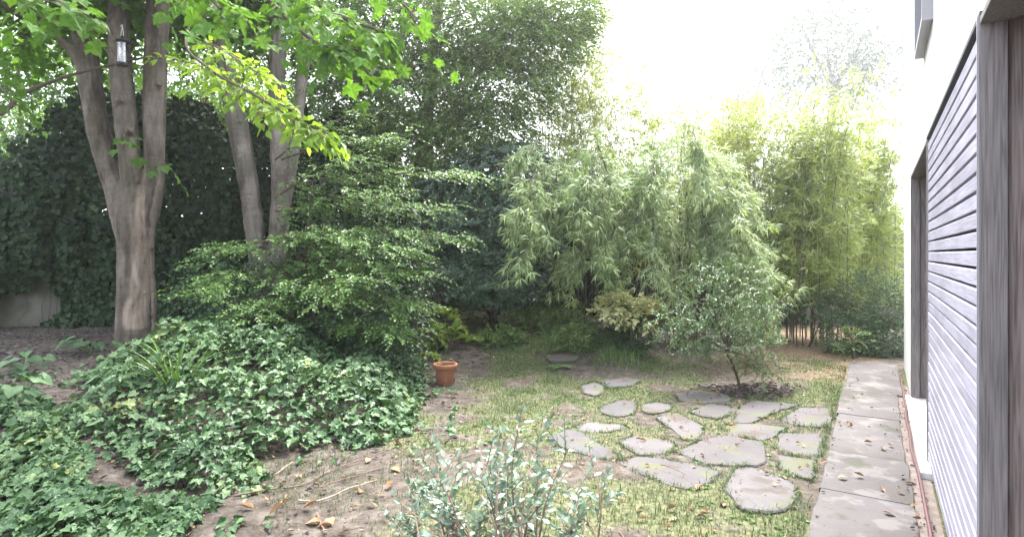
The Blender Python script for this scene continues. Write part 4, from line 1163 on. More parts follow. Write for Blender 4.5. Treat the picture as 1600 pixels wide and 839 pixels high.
# ------------------------------------------------------------------ background trees
def loose_tree(name, label, blobs, base, mat, n, T, size, k=7, L_=.45, group='trees beyond the garden wall', shell=.4, r0=.14, barkm='bark2'):
    root = thing(name, base, label, 'tree', group)
    Pn, out, _ = blob_pts(blobs, n, shell)
    mb = MB(); sprays(mb, T, Pn, jit(out * A(1, 1, .4), .5), L_, k, size, jit(np.tile(UP, (n, 1)), .4), .9, .4, .4, .35)
    tag(mb.build('crown', M[mat], root), kind='stuff')
    mb = MB(); cen = np.mean([b[0] for b in blobs], 0)
    lowz = min(b[0][2] - b[1][2] * .3 for b in blobs)
    fork = A(base[0] * .6 + cen[0] * .4, base[1] * .6 + cen[1] * .4, max(lowz, base[2] + 1.2))
    mb.tube(spline([A(*base), (A(*base) + fork) / 2 + A(.1, 0, 0), fork], 6), np.linspace(r0 * 1.2, r0, 13), 10)
    mb.build('trunk', M[barkm], root, smooth=True)
    mb = MB(); branchy(mb, fork, blobs, r0 * .6); mb.build('limb', M[barkm], root, smooth=True)
    return root
loose_tree('background_tree', 'light green tree with sky showing through, over the bare pale wall', [pblob(40, 230, 13.5, 110, 90, 1.2), pblob(-40, 120, 13.5, 110, 90, 1.2), pblob(90, 120, 14, 90, 70, 1.1), pblob(30, 40, 13.8, 120, 60, 1.2), pblob(-60, 300, 13, 90, 70, 1), pblob(90, 230, 11.6, 80, 60, .6, .8), pblob(20, 300, 11.4, 60, 40, .5, .4)], (-11.2, 13.6, 0), 'backtree', 3700, KITE, .11)
loose_tree('background_tree', 'leafy green tree seen between the two trees with trunks', [pblob(300, 120, 14, 100, 80, 1.2), pblob(330, 40, 14.5, 110, 70, 1.2), pblob(280, 200, 13.5, 90, 60, 1), pblob(520, 130, 14.5, 110, 100, 1.2), pblob(170, 160, 14, 60, 80, 1), pblob(350, 185, 12.6, 90, 40, .6, .7), pblob(220, 175, 12.3, 80, 45, .6, .7), pblob(460, 190, 12.8, 70, 50, .6, .7)], (-7.5, 14.6, 0), 'backtree', 5200, KITE, .11)
# far eucalyptus-like trees, set back so the added flare volume washes them out
FD = 75.0
loose_tree('far_tree', 'pale washed-out grey green tree far beyond the bamboo, next to the house', [pblob(1290, 60, FD, 75, 60, 6), pblob(1360, 40, FD, 60, 70, 6), pblob(1245, 30, FD, 50, 40, 5, .7), pblob(1370, 120, FD, 55, 40, 5, .8), pblob(1300, 130, FD, 70, 40, 5, .8)], (41, FD, 0), 'euca', 1700, KITE, .62, 6, 2.4, r0=.5, shell=.2)
loose_tree('far_tree', 'thin pale tree far beyond the middle of the bamboo', [pblob(1190, 150, FD, 60, 40, 6), pblob(1120, 190, FD, 60, 35, 6), pblob(1200, 90, FD, 40, 40, 5, .4)], (32, FD + 4, 0), 'euca', 600, KITE, .62, 6, 2.4, r0=.45, shell=.2)
# distant hedge line to close the horizon
hedge_blobs = [((x_, 24 + 2 * math.sin(x_ * 1.3), 1.6), A(2.4, 1.5, 2.0 + .6 * math.sin(x_ * 2.1)), 1) for x_ in np.arange(-34, 30, 2.6)]
hedge_blobs = [(A(*c), r_, w_) for c, r_, w_ in hedge_blobs]
Pn, out, _ = blob_pts(hedge_blobs, 5200, .6)
Pn[:, 2] = np.maximum(Pn[:, 2], .1)
hd_ = thing('distant_hedge', (0, 24, 0), 'far belt of leafy trees beyond the garden walls', 'hedge', kind='stuff')
mb = MB(); sprays(mb, KITE, Pn, jit(out, .5), .8, 6, .3, jit(nrm(out + UP * .5), .3), .9, .3, .4, .3)
tag(mb.build('foliage', M['backtree'], hd_), kind='stuff')

# ------------------------------------------------------------------ small shrubs and plants
def shrub(name, label, blobs, base, mat, n, T, size, k=8, L_=.2, cat='shrub', stem_r=.012, shell=.45, twigs=True, stems=None, up=.4, angle=.9):
    root = thing(name, base, label, cat)
    Pn, out, _ = blob_pts(blobs, n, shell)
    Pn[:, 2] = np.maximum(Pn[:, 2], gz0(Pn[:, 0], Pn[:, 1]) + .03)
    mb = MB(); sprays(mb, T, Pn, jit(out + UP * .2, .45), L_, k, size, jit(nrm(UP + out * .4), .3), angle, .2, .35, .3, twig=1, twig_r=.0018)
    tag(mb.build('foliage', [M[mat], M['twig']], root), kind='stuff')
    mb = MB()
    if stems is None: branchy(mb, A(*base) - A(0, 0, .03), blobs, stem_r)
    else:
        for st, r_ in stems: 
            s_ = spline(st, 6); mb.tube(s_, np.linspace(r_, r_ * .4, len(s_)), 7)
    mb.build('stem', M['twig'], root, smooth=True)
    return root
# little bare-stemmed tree in the paving
b = G(1158, 612)
stem = [b - A(0, 0, .03), P(1152, 590, 7.15), P(1143, 565, 7.1), P(1133, 545, 7.1), P(1140, 505, 7.1)]
lt_bl = [pblob(1130, 520, 7.1, 55, 30, .32, 1.0), pblob(1075, 528, 7.0, 44, 15, .22, .7), pblob(1180, 540, 7.1, 42, 24, .28, .8), pblob(1110, 468, 7.2, 40, 22, .25, .55), pblob(1160, 495, 7.2, 52, 24, .3, .8), pblob(1052, 500, 7.1, 24, 9, .2, .25), pblob(1190, 572, 7.1, 22, 22, .2, .35), pblob(1150, 440, 7.3, 36, 26, .25, .5), pblob(1095, 430, 7.35, 22, 16, .2, .2), pblob(1195, 470, 7.3, 22, 30, .2, .3)]
lt_bl = [(c, r_ , w_) for c, r_, w_ in lt_bl]
st_ = [(stem, .02)] + [([P(1135, 548, 7.1), (P(1135, 548, 7.1) + c) / 2 + A(0, 0, .04), c], .009) for c, r_, w_ in lt_bl]
shrub('small_tree', 'little small leaved tree on a thin bare stem rising from dark mulch', lt_bl, b, 'box', 640, OVATE, .04, 9, .2, 'tree', stems=st_, shell=.15)
# cream and green variegated shrub
b = G(985, 552)
Dv = b[1]
shrub('variegated_shrub', 'small shrub with cream yellow leaves at the mouth of the dark hollow', [pblob(975, 480, Dv - .2, 36, 14, .22), pblob(1010, 492, Dv - .2, 25, 12, .2, .6), pblob(948, 487, Dv - .2, 18, 10, .15, .4)], b, 'cream', 120, OVATE, .10, 7, .2)
shrub('evergreen_shrub', 'low dark green bush under the cream leaved shrub', [pblob(985, 522, Dv, 42, 24, .25), pblob(960, 535, Dv, 30, 16, .2, .6)], G(990, 556), 'shade', 260, OVATE, .07, 7, .18)
# evergreen shrub at the end of the path
De = 9.9
shrub('evergreen_shrub', 'rounded dark small leaved bush at the far end of the concrete path', [pblob(1360, 470, De + .3, 52, 45, .5, 1.2), pblob(1395, 500, De, 30, 55, .4, .8), pblob(1330, 525, De - .1, 42, 32, .35, .9), pblob(1380, 535, De - .2, 35, 28, .3, .8), pblob(1310, 490, De + .4, 25, 35, .3, .4)], (5.9, 9.75, 0), 'shade', 1700, KITE, .044, 9, .2)
shrub('leafy_seedling', 'bright green young plant in front of the bush at the path end', [pblob(1335, 528, 9.35, 20, 11, .12), pblob(1322, 540, 9.3, 12, 8, .1, .5)], (5.55, 9.35, 0), 'weeds', 55, OVATE, .05, 7, .14, 'plant')
shrub('leafy_sapling', 'small leafed sapling in front of the bare bamboo canes', [pblob(1262, 476, 10.6, 26, 16, .2), pblob(1285, 468, 10.7, 20, 14, .2, .7)], (5.45, 10.6, 0), 'box', 90, OVATE, .07, 7, .2, 'plant')
# hydrangea-like plant by the pot
b = G(690, 545)
shrub('hydrangea_plant', 'yellow green broad leaved plant behind the terracotta pot', [pblob(698, 503, b[1], 26, 18, .2), pblob(680, 520, b[1] - .2, 18, 14, .15, .5), pblob(672, 548, b[1] - .5, 12, 10, .12, .3)], b, 'hydra', 60, OVATE_W, .115, 5, .16)
b = G(668, 520)
shrub('twiggy_shrub', 'brownish twiggy low bush beside the yellow green plant', [pblob(665, 480, b[1], 24, 26, .25)], b, 'mulch', 240, KITE_N, .04, 7, .16)
# ferns
def fern(name, label, b, n, L_, mat, up=.7, az0=0, azr=6.28):
    root = thing(name, b, label, 'fern')
    mb = MB()
    for q in range(n):
        az = az0 + azr * (q + rng.random() * .6) / n
        hd = A(math.cos(az), math.sin(az), 0); Lq = L_ * rng.uniform(.75, 1.1)
        t = np.linspace(0, 1, 22)
        th = up + t * 1.5
        dirs = hd[None] * np.sin(th)[:, None] + UP[None] * np.cos(th)[:, None]
        pts = b + np.concatenate([[[0, 0, 0]], np.cumsum(dirs[:-1] * Lq / 21, 0)])
        sd_ = A(-hd[1], hd[0], 0)
        wdt = np.sin(np.pi * np.clip(t * .93 + .06, 0, 1)) ** .8 * Lq * .24
        fr = MB()
        for s_ in (1, -1):
            f = nrm(sd_[None] * s_ + dirs * .35 + A(0, 0, -.12))
            fr.leaves(KITE_N, pts[2:], f[2:], np.cross(f, dirs)[2:] * -s_, np.maximum(wdt[2:], .01))
        fr.prisms(pts[:-1], pts[1:], .003, .0025)
        fr.build('frond', M[mat], root)
    return root
fern('fern', 'pale green fern on bare soil behind the terracotta pot', G(745, 533), 11, .5, 'hydra', .75)
fern('fern', 'dark fern under the big evergreen bush', G(780, 462), 8, .7, 'weeds', .5)
fern('fern', 'grey green fern at the edge of the layered shrub', G(645, 470), 7, .6, 'weeds', .5)
fern('fern', 'broad green fern leaning over the weeds below the evergreen bush', G(840, 478), 9, .65, 'weeds', .5)
fern('fern', 'low fern among the long grass below the arching bamboo', G(872, 575), 6, .25, 'weeds', .8)

# strap-leaved clumps
def strap_clump(name, label, b, n, L_, wd, mat, parts=True, lean=.9):
    root = thing(name, b, label, 'plant')
    allb = MB()
    for q in range(n):
        az = rng.random() * 6.28; hd = A(math.cos(az), math.sin(az), 0); Lq = L_ * rng.uniform(.6, 1.1)
        t = np.linspace(0, 1, 8); th = .12 + rng.random() * .3 + (t ** 1.5) * rng.uniform(.5, 2.0) * lean
        dirs = hd[None] * np.sin(th)[:, None] + UP[None] * np.cos(th)[:, None]
        pts = b + rng.normal(size=3) * A(.03, .03, 0) + np.concatenate([[[0, 0, 0]], np.cumsum(dirs[:-1] * Lq / 7, 0)])
        sd_ = A(-hd[1], hd[0], 0); nn = np.cross(sd_, dirs)
        wv = wd * np.sin(np.pi * np.clip(t * .72 + .25, 0, 1)) ** .7; wv[-1] = .0006
        V = np.concatenate([pts + sd_ * wv[:, None] / 2, pts + nn * (wv * .18)[:, None], pts - sd_ * wv[:, None] / 2])
        fs = []
        for i in range(7):
            fs += [[i, i + 1, 8 + i + 1, 8 + i], [8 + i, 8 + i + 1, 16 + i + 1, 16 + i]]
        mb = MB() if parts else allb
        mb.add(V, fs)
        if parts: mb.build('leaf_blade', M[mat], root)
    if not parts: tag(allb.build('foliage', M[mat], root), kind='stuff')
    return root
sb = P(272, 672, 5.25); sb[2] = gz0(sb[0], sb[1]) + .06
strap_clump('strap_leaf_clump', 'tuft of long arching strap leaves rising out of the ivy', sb, 46, .80, .018, 'strap')
for px, py, L_, n, lb in ((820, 505, .5, 26, 'grassy tuft on the slope below the evergreen bush'), (700, 455, .6, 30, 'long grassy tuft beside the grey green fern'), (1278, 540, .4, 22, 'grassy tuft at the foot of the bare bamboo canes'), (810, 470, .6, 28, 'long bladed tuft in shade below the big evergreen bush')):
    strap_clump('grass_tuft', lb, G(px, py), n, L_, .014, 'strap', True)

# ------------------------------------------------------------------ ivy ground cover
def poly_w(pp): return np.array([G(*p)[:2] for p in pp])
def dist_edge(pts, poly):
    d = np.full(len(pts), 1e9)
    for i in range(len(poly)):
        a, b = poly[i], poly[(i + 1) % len(poly)]
        ab = b - a; t = np.clip(((pts - a) @ ab) / (ab @ ab), 0, 1)
        d = np.minimum(d, np.linalg.norm(pts - a - ab * t[:, None], axis=1))
    return d
ivyleaf = MB(); ivyleaf.add(np.array(IVY[0]), IVY[1]); ivyleaf = ivyleaf.mesh('leaf', M['ivy'])
def ivy_patch(name, label, poly, n, hmax, size, nobj, ramp_d=.7, gap=.30):
    lo_, hi_ = poly.min(0), poly.max(0)
    pts = lo_ + rng.random((n * 4, 2)) * (hi_ - lo_)
    ins = in_poly(pts, poly); pts = pts[ins][:n]
    de = dist_edge(pts, poly)
    keep = (vnoise(pts[:, 0], pts[:, 1], 2.3, 51) * .6 + vnoise(pts[:, 0], pts[:, 1], 6, 52) * .4 + sstep(0, .6, de) * .5) > gap + .14
    pts, de = pts[keep], de[keep]; m_ = len(pts)
    hh = hmax * sstep(-.15, ramp_d, de) * (.25 + .95 * vnoise(pts[:, 0], pts[:, 1], 1.9, 53) + .5 * vnoise(pts[:, 0], pts[:, 1], 5.5, 54))
    z = gz(pts[:, 0], pts[:, 1]) + .02 + hh * (1 - .55 * rng.random(m_) ** 2)
    # loose runners trailing beyond the edge
    rp = (lo_ - .5) + rng.random((int(n * .9), 2)) * (hi_ - lo_ + 1.0); rp = rp[~in_poly(rp, poly)]
    rd = dist_edge(rp, poly)
    rk = (rd < .42) & (np.abs(vnoise(rp[:, 0], rp[:, 1], 2.6, 55) - .5) < .07 * (1 - rd / .6)) & (rp[:, 0] < -.55)
    rp = rp[rk]
    pts = np.concatenate([pts, rp]); z = np.concatenate([z, gz(rp[:, 0], rp[:, 1]) + .02 + .03 * rng.random(len(rp))]); m_ = len(pts)
    Pn = np.column_stack([pts, z])
    e = .06
    nn = nrm(np.tile(A(0, -.3, 1), (m_, 1)) + rng.normal(size=(m_, 3)) * .58)
    az = rng.random(m_) * 6.28
    f = nrm(np.column_stack([np.cos(az), np.sin(az) - .45, -.25 + rng.normal(size=m_) * .25]))
    sz = size[0] + rng.random(m_) ** 1.6 * (size[1] - size[0])
    c = A(*pts.mean(0), float(gz0(*pts.mean(0))))
    root = thing(name, c, label, 'ivy')
    order = np.argsort(Pn[:, 1] - 2.0 * sz * 6)
    ind = order[:nobj]; rest = order[nobj:]
    for i in ind: place('leaf', ivyleaf, root, Pn[i], f[i], nn[i], sz[i])
    mb = MB(); mb.leaves(IVY, Pn[rest], f[rest], nn[rest], sz[rest])
    tag(mb.build('foliage', M['ivy'], root), kind='stuff')
    # petioles and creeping stems
    mb = MB(); q = rng.choice(m_, min(m_, 2600), False)
    lowp = Pn[q] - f[q] * .03 - A(0, 0, .10); lowp[:, 2] = np.maximum(lowp[:, 2], gz(lowp[:, 0], lowp[:, 1]))
    mb.prisms(lowp, Pn[q], .0022, .0014)
    tag(mb.build('stems', M['soil_core'], root), kind='stuff')
    return root
main_poly = poly_w([(95, 650), (140, 590), (215, 556), (300, 535), (420, 520), (560, 520), (650, 540), (668, 580), (655, 640), (640, 680), (580, 700), (500, 705), (430, 728), (385, 765), (330, 790), (250, 775), (190, 725), (130, 690)])
ivy_patch('ivy_ground_cover', 'thick glossy ivy mound spreading in front of the forked trunk', main_poly, 15000, .36, (.035, .105), 300)
ivy_patch('ivy_ground_cover', 'thinner ivy patch creeping over dark soil below the bare pale wall', poly_w([(-60, 590), (20, 600), (80, 640), (140, 715), (200, 765), (330, 795), (345, 860), (200, 900), (-60, 900)]), 5200, .18, (.035, .095), 300, gap=.30)
ivy_patch('ivy_ground_cover', 'dark ivy under the thicket beyond the forked trunk', poly_w([(240, 560), (290, 505), (420, 490), (560, 490), (640, 500), (650, 545), (420, 530)]), 4200, .32, (.045, .08), 0)
ivy_patch('ivy_ground_cover', 'sparse ivy trails crossing dark soil left of the ivy mound', poly_w([(-40, 545), (60, 560), (120, 620), (180, 720), (150, 760), (60, 640), (-40, 600)]), 420, .06, (.05, .10), 60, gap=.42)

# broad round-leaved plants by the trunk
def broad(name, label, c, n, size, spread, parts=True):
    root = thing(name, c, label, 'plant')
    me = MB(); me.add(np.array(HEART[0]), HEART[1]); me = me.mesh('leaf', M['ivy'])
    st = MB()
    for q in range(n):
        az = rng.random() * 6.28; r_ = spread * rng.random() ** .5
        p = c + A(math.cos(az) * r_, math.sin(az) * r_, .08 + rng.random() * .2)
        f = nrm(A(math.cos(az), math.sin(az) - .3, -.35)); nn_ = nrm(A(math.cos(az) * .3, -.35, 1) + rng.normal(size=3) * .2)
        place('leaf', me, root, p, f, nn_, size * rng.uniform(.7, 1.2))
        st.prisms((c + A(0, 0, -.02))[None], p[None], .004, .003)
    st.build('stem', M['weeds'], root)
broad('bergenia_plant', 'broad round glossy leaves on dark soil at the foot of the forked trunk', P(140, 568, 7.6) * A(1, 1, 0) + A(0, 0, float(gz0(*P(140, 568, 7.6)[:2]))), 16, .16, .28)
broad('bergenia_plant', 'pair of pointed broad leaves on the dark soil left of the mound', P(35, 600, 6.4) * A(1, 1, 0) + A(0, 0, float(gz0(*P(35, 600, 6.4)[:2]))), 9, .15, .22)
broad('bergenia_plant', 'broad leaved plant among the thinner ivy patch', P(20, 690, 4.9) * A(1, 1, 0) + A(0, 0, float(gz0(*P(20, 690, 4.9)[:2]))), 9, .13, .2)

# ------------------------------------------------------------------ foreground blue-green shrub
hbz = A(-.12, 2.72, float(gz(-.12, 2.72)))
fs_ = thing('blue_green_shrub', hbz, 'sparse open shrub with blue green oval leaves standing on the lawn before the flagstones', 'shrub')
mbs = MB(); lo = []; rest = MB()
tips = [(628, 745), (640, 690), (655, 790), (690, 720), (705, 690), (735, 760), (760, 715), (790, 660), (815, 640), (830, 690), (850, 745), (880, 700), (905, 690), (900, 770), (870, 800), (925, 740), (700, 800), (760, 800), (810, 770), (640, 830), (720, 840), (830, 830), (790, 730), (850, 655), (670, 760), (745, 690), (775, 770), (600, 800), (615, 770), (660, 720), (690, 770), (725, 720), (750, 740), (780, 800), (800, 700), (840, 790), (890, 740), (915, 800), (650, 750), (680, 830), (865, 770), (880, 840), (740, 820)]
for (px, py) in tips:
    D = rng.uniform(2.85, 3.5)
    tip = P(px + rng.normal() * 6, py, D)
    a = A((px - CX) / FPX * 2.75 * .45 + rng.normal() * .08, 2.62 + rng.normal() * .1, 0.0); a[2] = gz(a[0], a[1])
    mid = a * .5 + tip * .5 + A(rng.normal() * .09, rng.normal() * .07, .09)
    sp = spline([a, mid, tip], 9)
    mbs.tube(sp, np.linspace(.007, .002, len(sp)), 5)
    for q in range(3):
        i = rng.integers(8, len(sp) - 1); d = nrm(rdir(1, .0, .8)[0] + nrm(tip - a) * .5)
        Lq = rng.uniform(.10, .22); e = sp[i] + d * Lq
        mbs.prisms(sp[i][None], e[None], .0028, .0015)
        Pn, f, nn, sz = sprays(None, OVATE, sp[i][None], d[None], Lq, 7, .05, nrm(UP + rng.normal(size=3) * .5)[None], .9, .0, .45, .3)
        lo += list(zip(Pn, f, nn, sz))
    d = nrm(tip - sp[-6])
    Pn, f, nn, sz = sprays(None, OVATE, sp[-10][None], nrm(tip - sp[-10])[None], np.linalg.norm(tip - sp[-10]), 9, .052, nrm(UP + rng.normal(size=3) * .4)[None], .9, .0, .45, .3)
    lo += list(zip(Pn, f, nn, sz))
HB = T_ovate(.58, .09, .12)
hme = MB(); hme.add(np.array(HB[0]), HB[1]); hme = hme.mesh('leaf', M['hebe'])
order = rng.permutation(len(lo))
for c_, i in enumerate(order):
    a_, b_, n_, s_ = lo[i]
    if c_ < 300: place('leaf', hme, fs_, a_, b_, n_, s_)
    else: rest.leaves(HB, a_[None], b_[None], n_[None], A(s_))
tag(rest.build('foliage', M['hebe'], fs_), kind='stuff')
mbs.build('stem', M['stick_dark'], fs_)

# ------------------------------------------------------------------ terracotta pot
pc = G(696, 601); pc[2] = gz(pc[0], pc[1]) - .012
pot = thing('terracotta_pot', pc, 'round orange terracotta flower pot with mossy soil on the lawn edge', 'pot')
def lathe(prof, seg=40):
    m_ = len(prof); an = np.arange(seg) * 2 * math.pi / seg
    V = np.array([[r * math.cos(a), r * math.sin(a), z] for r, z in prof for a in an])
    return V, [[i * seg + j, i * seg + (j + 1) % seg, (i + 1) * seg + (j + 1) % seg, (i + 1) * seg + j] for i in range(m_ - 1) for j in range(seg)]
Hp = .27
V, fs = lathe([(.0, .0), (.098, .0), (.103, .006), (.122, .135), (.1235, .139), (.1235, .146), (.126, .15), (.1335, .205), (.136, .209), (.151, .211), (.155, .215), (.159, .258), (.157, .266), (.150, .270), (.142, .268), (.138, .255), (.131, .19), (.12, .19)])
mb = MB(); mb.add(V + pc, fs); mb.build('body', M['terra'], pot, smooth=True)
V, fs = lathe([(.138, .222), (.10, .232), (.05, .226), (.0005, .234)], 28)
V[:, 2] += rng.normal(size=len(V)) * .004
mb = MB(); mb.add(V + pc, fs); mb.build('soil', M['potsoil'], pot)
mb = MB(); n = 120; az = rng.random(n) * 6.28; r_ = .125 * rng.random(n) ** .5
mb.leaves(KITE_N, pc + np.column_stack([r_ * np.cos(az), r_ * np.sin(az), np.full(n, .226)]), jit(np.tile(UP, (n, 1)), .6), rdir(n), .025 + .02 * rng.random(n))
tag(mb.build('moss', M['grass'], pot), kind='stuff')

# ------------------------------------------------------------------ bird feeder hanging from a branch
fc = P(191, 84, 7.9)
fd = thing('bird_feeder', fc - A(0, 0, .17), 'clear tube bird feeder with black lid and base hanging before the forked trunk', 'bird feeder')
def part(name, prof, mat, seg=28):
    V, fs = lathe(prof, seg); mb = MB(); mb.add(V + fc, fs); return mb.build(name, mat, fd, smooth=True)
part('lid', [(.0005, .245), (.012, .242), (.018, .205), (.055, .19), (.088, .172), (.092, .160), (.088, .150), (.06, .152), (.0005, .156)], M['blackplastic'])
part('tube', [(.058, -.13), (.058, .155)], M['clear'])
part('seed', [(.0005, -.125), (.05, -.125), (.05, -.03), (.0005, -.02)], M['seed'])
part('base', [(.0005, -.128), (.062, -.126), (.078, -.138), (.080, -.165), (.060, -.178), (.0005, -.18)], M['blackplastic'])
mb = MB(); mb.tube([fc + A(-.10, -.01, -.14), fc + A(.10, -.01, -.14)], .006, 8); mb.build('perch', M['blackplastic'], fd)
mb = MB(); hk = fc + A(0, 0, .24)
mb.tube(spline([hk + A(-.018, 0, 0), hk + A(-.012, 0, .06), hk + A(0, 0, .15), P(188, 42, 8.0)], 5), .0045, 6)
mb.tube(spline([hk + A(.018, 0, 0), hk + A(.012, 0, .06), hk + A(0, 0, .15)], 5), .0045, 6)
mb.build('hanger', M['cordage'], fd)

# ------------------------------------------------------------------ grass
def grass(n, region, dens, length, wd, lean=.6, name='grass', mat='grass', label='thin short grass growing between the flagstones'):
    lo_, hi_ = region
    pts = A(*lo_) + rng.random((n, 2)) * (A(*hi_) - A(*lo_))
    keep = rng.random(n) < dens(pts[:, 0], pts[:, 1]); pts = pts[keep]
    # keep to what lies in front of the viewer
    keep = (np.abs(pts[:, 0]) < pts[:, 1] * 1.0 + .6) & off_stones(pts, .93); pts = pts[keep]
    m_ = len(pts)
    Lg = length(pts[:, 0], pts[:, 1]) * (.5 + .8 * rng.random(m_))
    az = rng.random(m_) * 6.28; hd = np.column_stack([np.cos(az), np.sin(az), np.zeros(m_)])
    sd_ = np.column_stack([-np.sin(az), np.cos(az), np.zeros(m_)])
    l1 = lean * rng.random(m_)
    b = np.column_stack([pts, gz(pts[:, 0], pts[:, 1]) - .004])
    mid = b + UP * (Lg * .55 * np.cos(l1))[:, None] + hd * (Lg * .55 * np.sin(l1))[:, None]
    l2 = l1 + .3 + rng.random(m_) * 1.0
    tip = mid + UP * (Lg * .5 * np.cos(l2))[:, None] + hd * (Lg * .5 * np.sin(l2))[:, None]
    w2 = (wd * (.7 + .6 * rng.random(m_)))[:, None] / 2
    V = np.stack([b - sd_ * w2, b + sd_ * w2, mid + sd_ * w2 * .8, mid - sd_ * w2 * .8, tip], 1)
    mb = MB(); mb.add(V, [[0, 1, 2, 3], [3, 2, 4]])
    return tag(mb.build(name, M[mat]), label, 'grass', kind='stuff')
grass(150000, ((-1.7, 2.6), (5.4, 10.2)), lambda x, y: lawn_mask(x, y) * .95 + .03, lambda x, y: .035 + .03 * vnoise(x, y, 1.8, 61), .0042)
def tuft_d(x, y):
    return lawn_mask(x, y) * sstep(.60, .72, vnoise(x, y, 5.5, 66) * .6 + vnoise(x, y, 1.7, 67) * .4)
grass(60000, ((-1.7, 2.6), (5.4, 9.6)), tuft_d, lambda x, y: .06 + .07 * vnoise(x, y, 3.0, 68), .0045, .9, 'grass_tufts', 'grass', 'longer untidy grass tufts scattered through the lawn')
grass(9000, ((-3.2, 2.8), (-.6, 5.6)), lambda x, y: sstep(.45, .65, vnoise(x, y, 2.6, 69)) * .7 * (bank_s(x, y) < .25), lambda x, y: .04 + .05 * vnoise(x, y, 2.0, 70), .0042, .8, 'sparse_grass', 'grass', 'sparse grass seedlings on the bare soil by the sticks')
# grass and moss growing over the stone edges
ep = []
for s_ in STONE_W:
    c = s_.mean(0)
    for i in range(len(s_)):
        a, b = s_[i], s_[(i + 1) % len(s_)]; k = int(np.linalg.norm(b - a) / .0035)
        if k < 1: continue
        q = a + (b - a) * rng.random((k, 1)); q = c + (q - c) * (1.10 + .09 * rng.random((k, 1)) ** 1.5) + rng.normal(size=(k, 2)) * .008
        ep.append(q[vnoise(q[:, 0], q[:, 1], 5.0, 83) > .36])
ep = np.concatenate(ep); m_ = len(ep)
az = rng.random(m_) * 6.28; Lg = .025 + .04 * rng.random(m_)
b = np.column_stack([ep, gz(ep[:, 0], ep[:, 1]) - .002]); hd = np.column_stack([np.cos(az), np.sin(az), np.zeros(m_)]); sd_ = np.column_stack([-np.sin(az), np.cos(az), np.zeros(m_)])
mid = b + UP * (Lg * .5)[:, None] + hd * (Lg * .25)[:, None]; tip = mid + UP * (Lg * .25)[:, None] + hd * (Lg * .5)[:, None]
mb = MB(); mb.add(np.stack([b - sd_ * .0021, b + sd_ * .0021, mid + sd_ * .0018, mid - sd_ * .0018, tip], 1), [[0, 1, 2, 3], [3, 2, 4]])
tag(mb.build('joint_grass', M['grass']), 'short grass and moss fringing the edges of the flagstones', 'grass', kind='stuff')
# longer, weedier grass on the slope at the back
def back_d(x, y):
    v = x * UY - y * UX
    return sstep(7.6, 9.2, y) * sstep(-1.5, -.9, x) * (1 - sstep(1.6, 2.6, x)) * sstep(.42, .62, vnoise(x, y, 1.5, 62) * .6 + vnoise(x, y, 4, 65) * .4) * sstep(-.6, -1.2, v)
grass(11000, ((-1.8, 7.4), (3.0, 12.6)), back_d, lambda x, y: .10 + .22 * vnoise(x, y, 1.4, 63), .010, 1.0, 'long_grass', 'weeds', 'longer weedy grass on the slope below the bamboo')
# leafy weeds on the slope
wn = 0
for px, py, sp_, lb in ((650, 500, .25, 'leafy weeds beside the brownish twiggy bush'), (760, 500, .3, 'low leafy weeds on the slope above the pale fern'), (820, 520, .35, 'low leafy weeds along the foot of the slope'), (880, 520, .3, 'weeds crowding the left edge of the dark hollow'), (720, 470, .35, 'dark leafy weeds under the big evergreen bush'), (900, 545, .25, 'weeds at the mouth of the hollow beside the cream leaved shrub'), (850, 490, .35, 'shaded weeds beneath the arching bamboo tips'), (780, 540, .2, 'small weedy clump between bare soil and flagstone')):
    b = G(px, py)
    shrub('weed_clump', lb, [(b + A(0, 0, sp_ * .35), A(sp_ * 1.3, sp_ * .8, sp_ * .75), 1), (b + A(sp_, .1, sp_ * .25), A(sp_ * .8, sp_ * .6, sp_ * .55), .6)], b, 'weeds', 190, OVATE, .06, 7, .2, 'weeds', .004)
for px, py, L_, n, lb in ((735, 500, .42, 24, 'grassy tuft behind the pale fern'), (860, 545, .38, 22, 'grassy tuft at the foot of the slope'), (905, 505, .5, 26, 'grassy tuft leaning out of the dark hollow'), (770, 455, .55, 26, 'long bladed tuft beside the dark fern'), (660, 440, .55, 24, 'grassy tuft by the edge of the layered shrub'), (845, 455, .6, 26, 'long grassy tuft under the leafy bamboo tips')):
    strap_clump('grass_tuft', lb, G(px, py), n, L_, .014, 'strap', True)
# small broad-leaved weeds in the lawn
n = 5200
pts = A(-1.3, 2.8) + rng.random((n, 2)) * A(6.2, 7.6)
keep = (vnoise(pts[:, 0], pts[:, 1], 1.1, 64) > .52) & off_stones(pts, 1.0) & (rng.random(n) < lawn_mask(pts[:, 0], pts[:, 1]) * .8 + .25)
pts = pts[keep]; m_ = len(pts)
mb = MB(); k = 5
an = rng.random((m_, 1)) * 6.28 + np.arange(k)[None] * 1.256
f = np.stack([np.cos(an), np.sin(an), np.full_like(an, .55) + rng.normal(size=an.shape) * .2], -1)
b = np.column_stack([pts, gz(pts[:, 0], pts[:, 1])])
mb.leaves(KITE, np.repeat(b[:, None], k, 1).reshape(-1, 3), f.reshape(-1, 3), jit(np.tile(UP, (m_ * k, 1)), .3), .018 + .022 * rng.random(m_ * k))
tag(mb.build('lawn_weeds', M['weeds']), 'small round leaved weeds scattered through the lawn', 'weeds', kind='stuff')

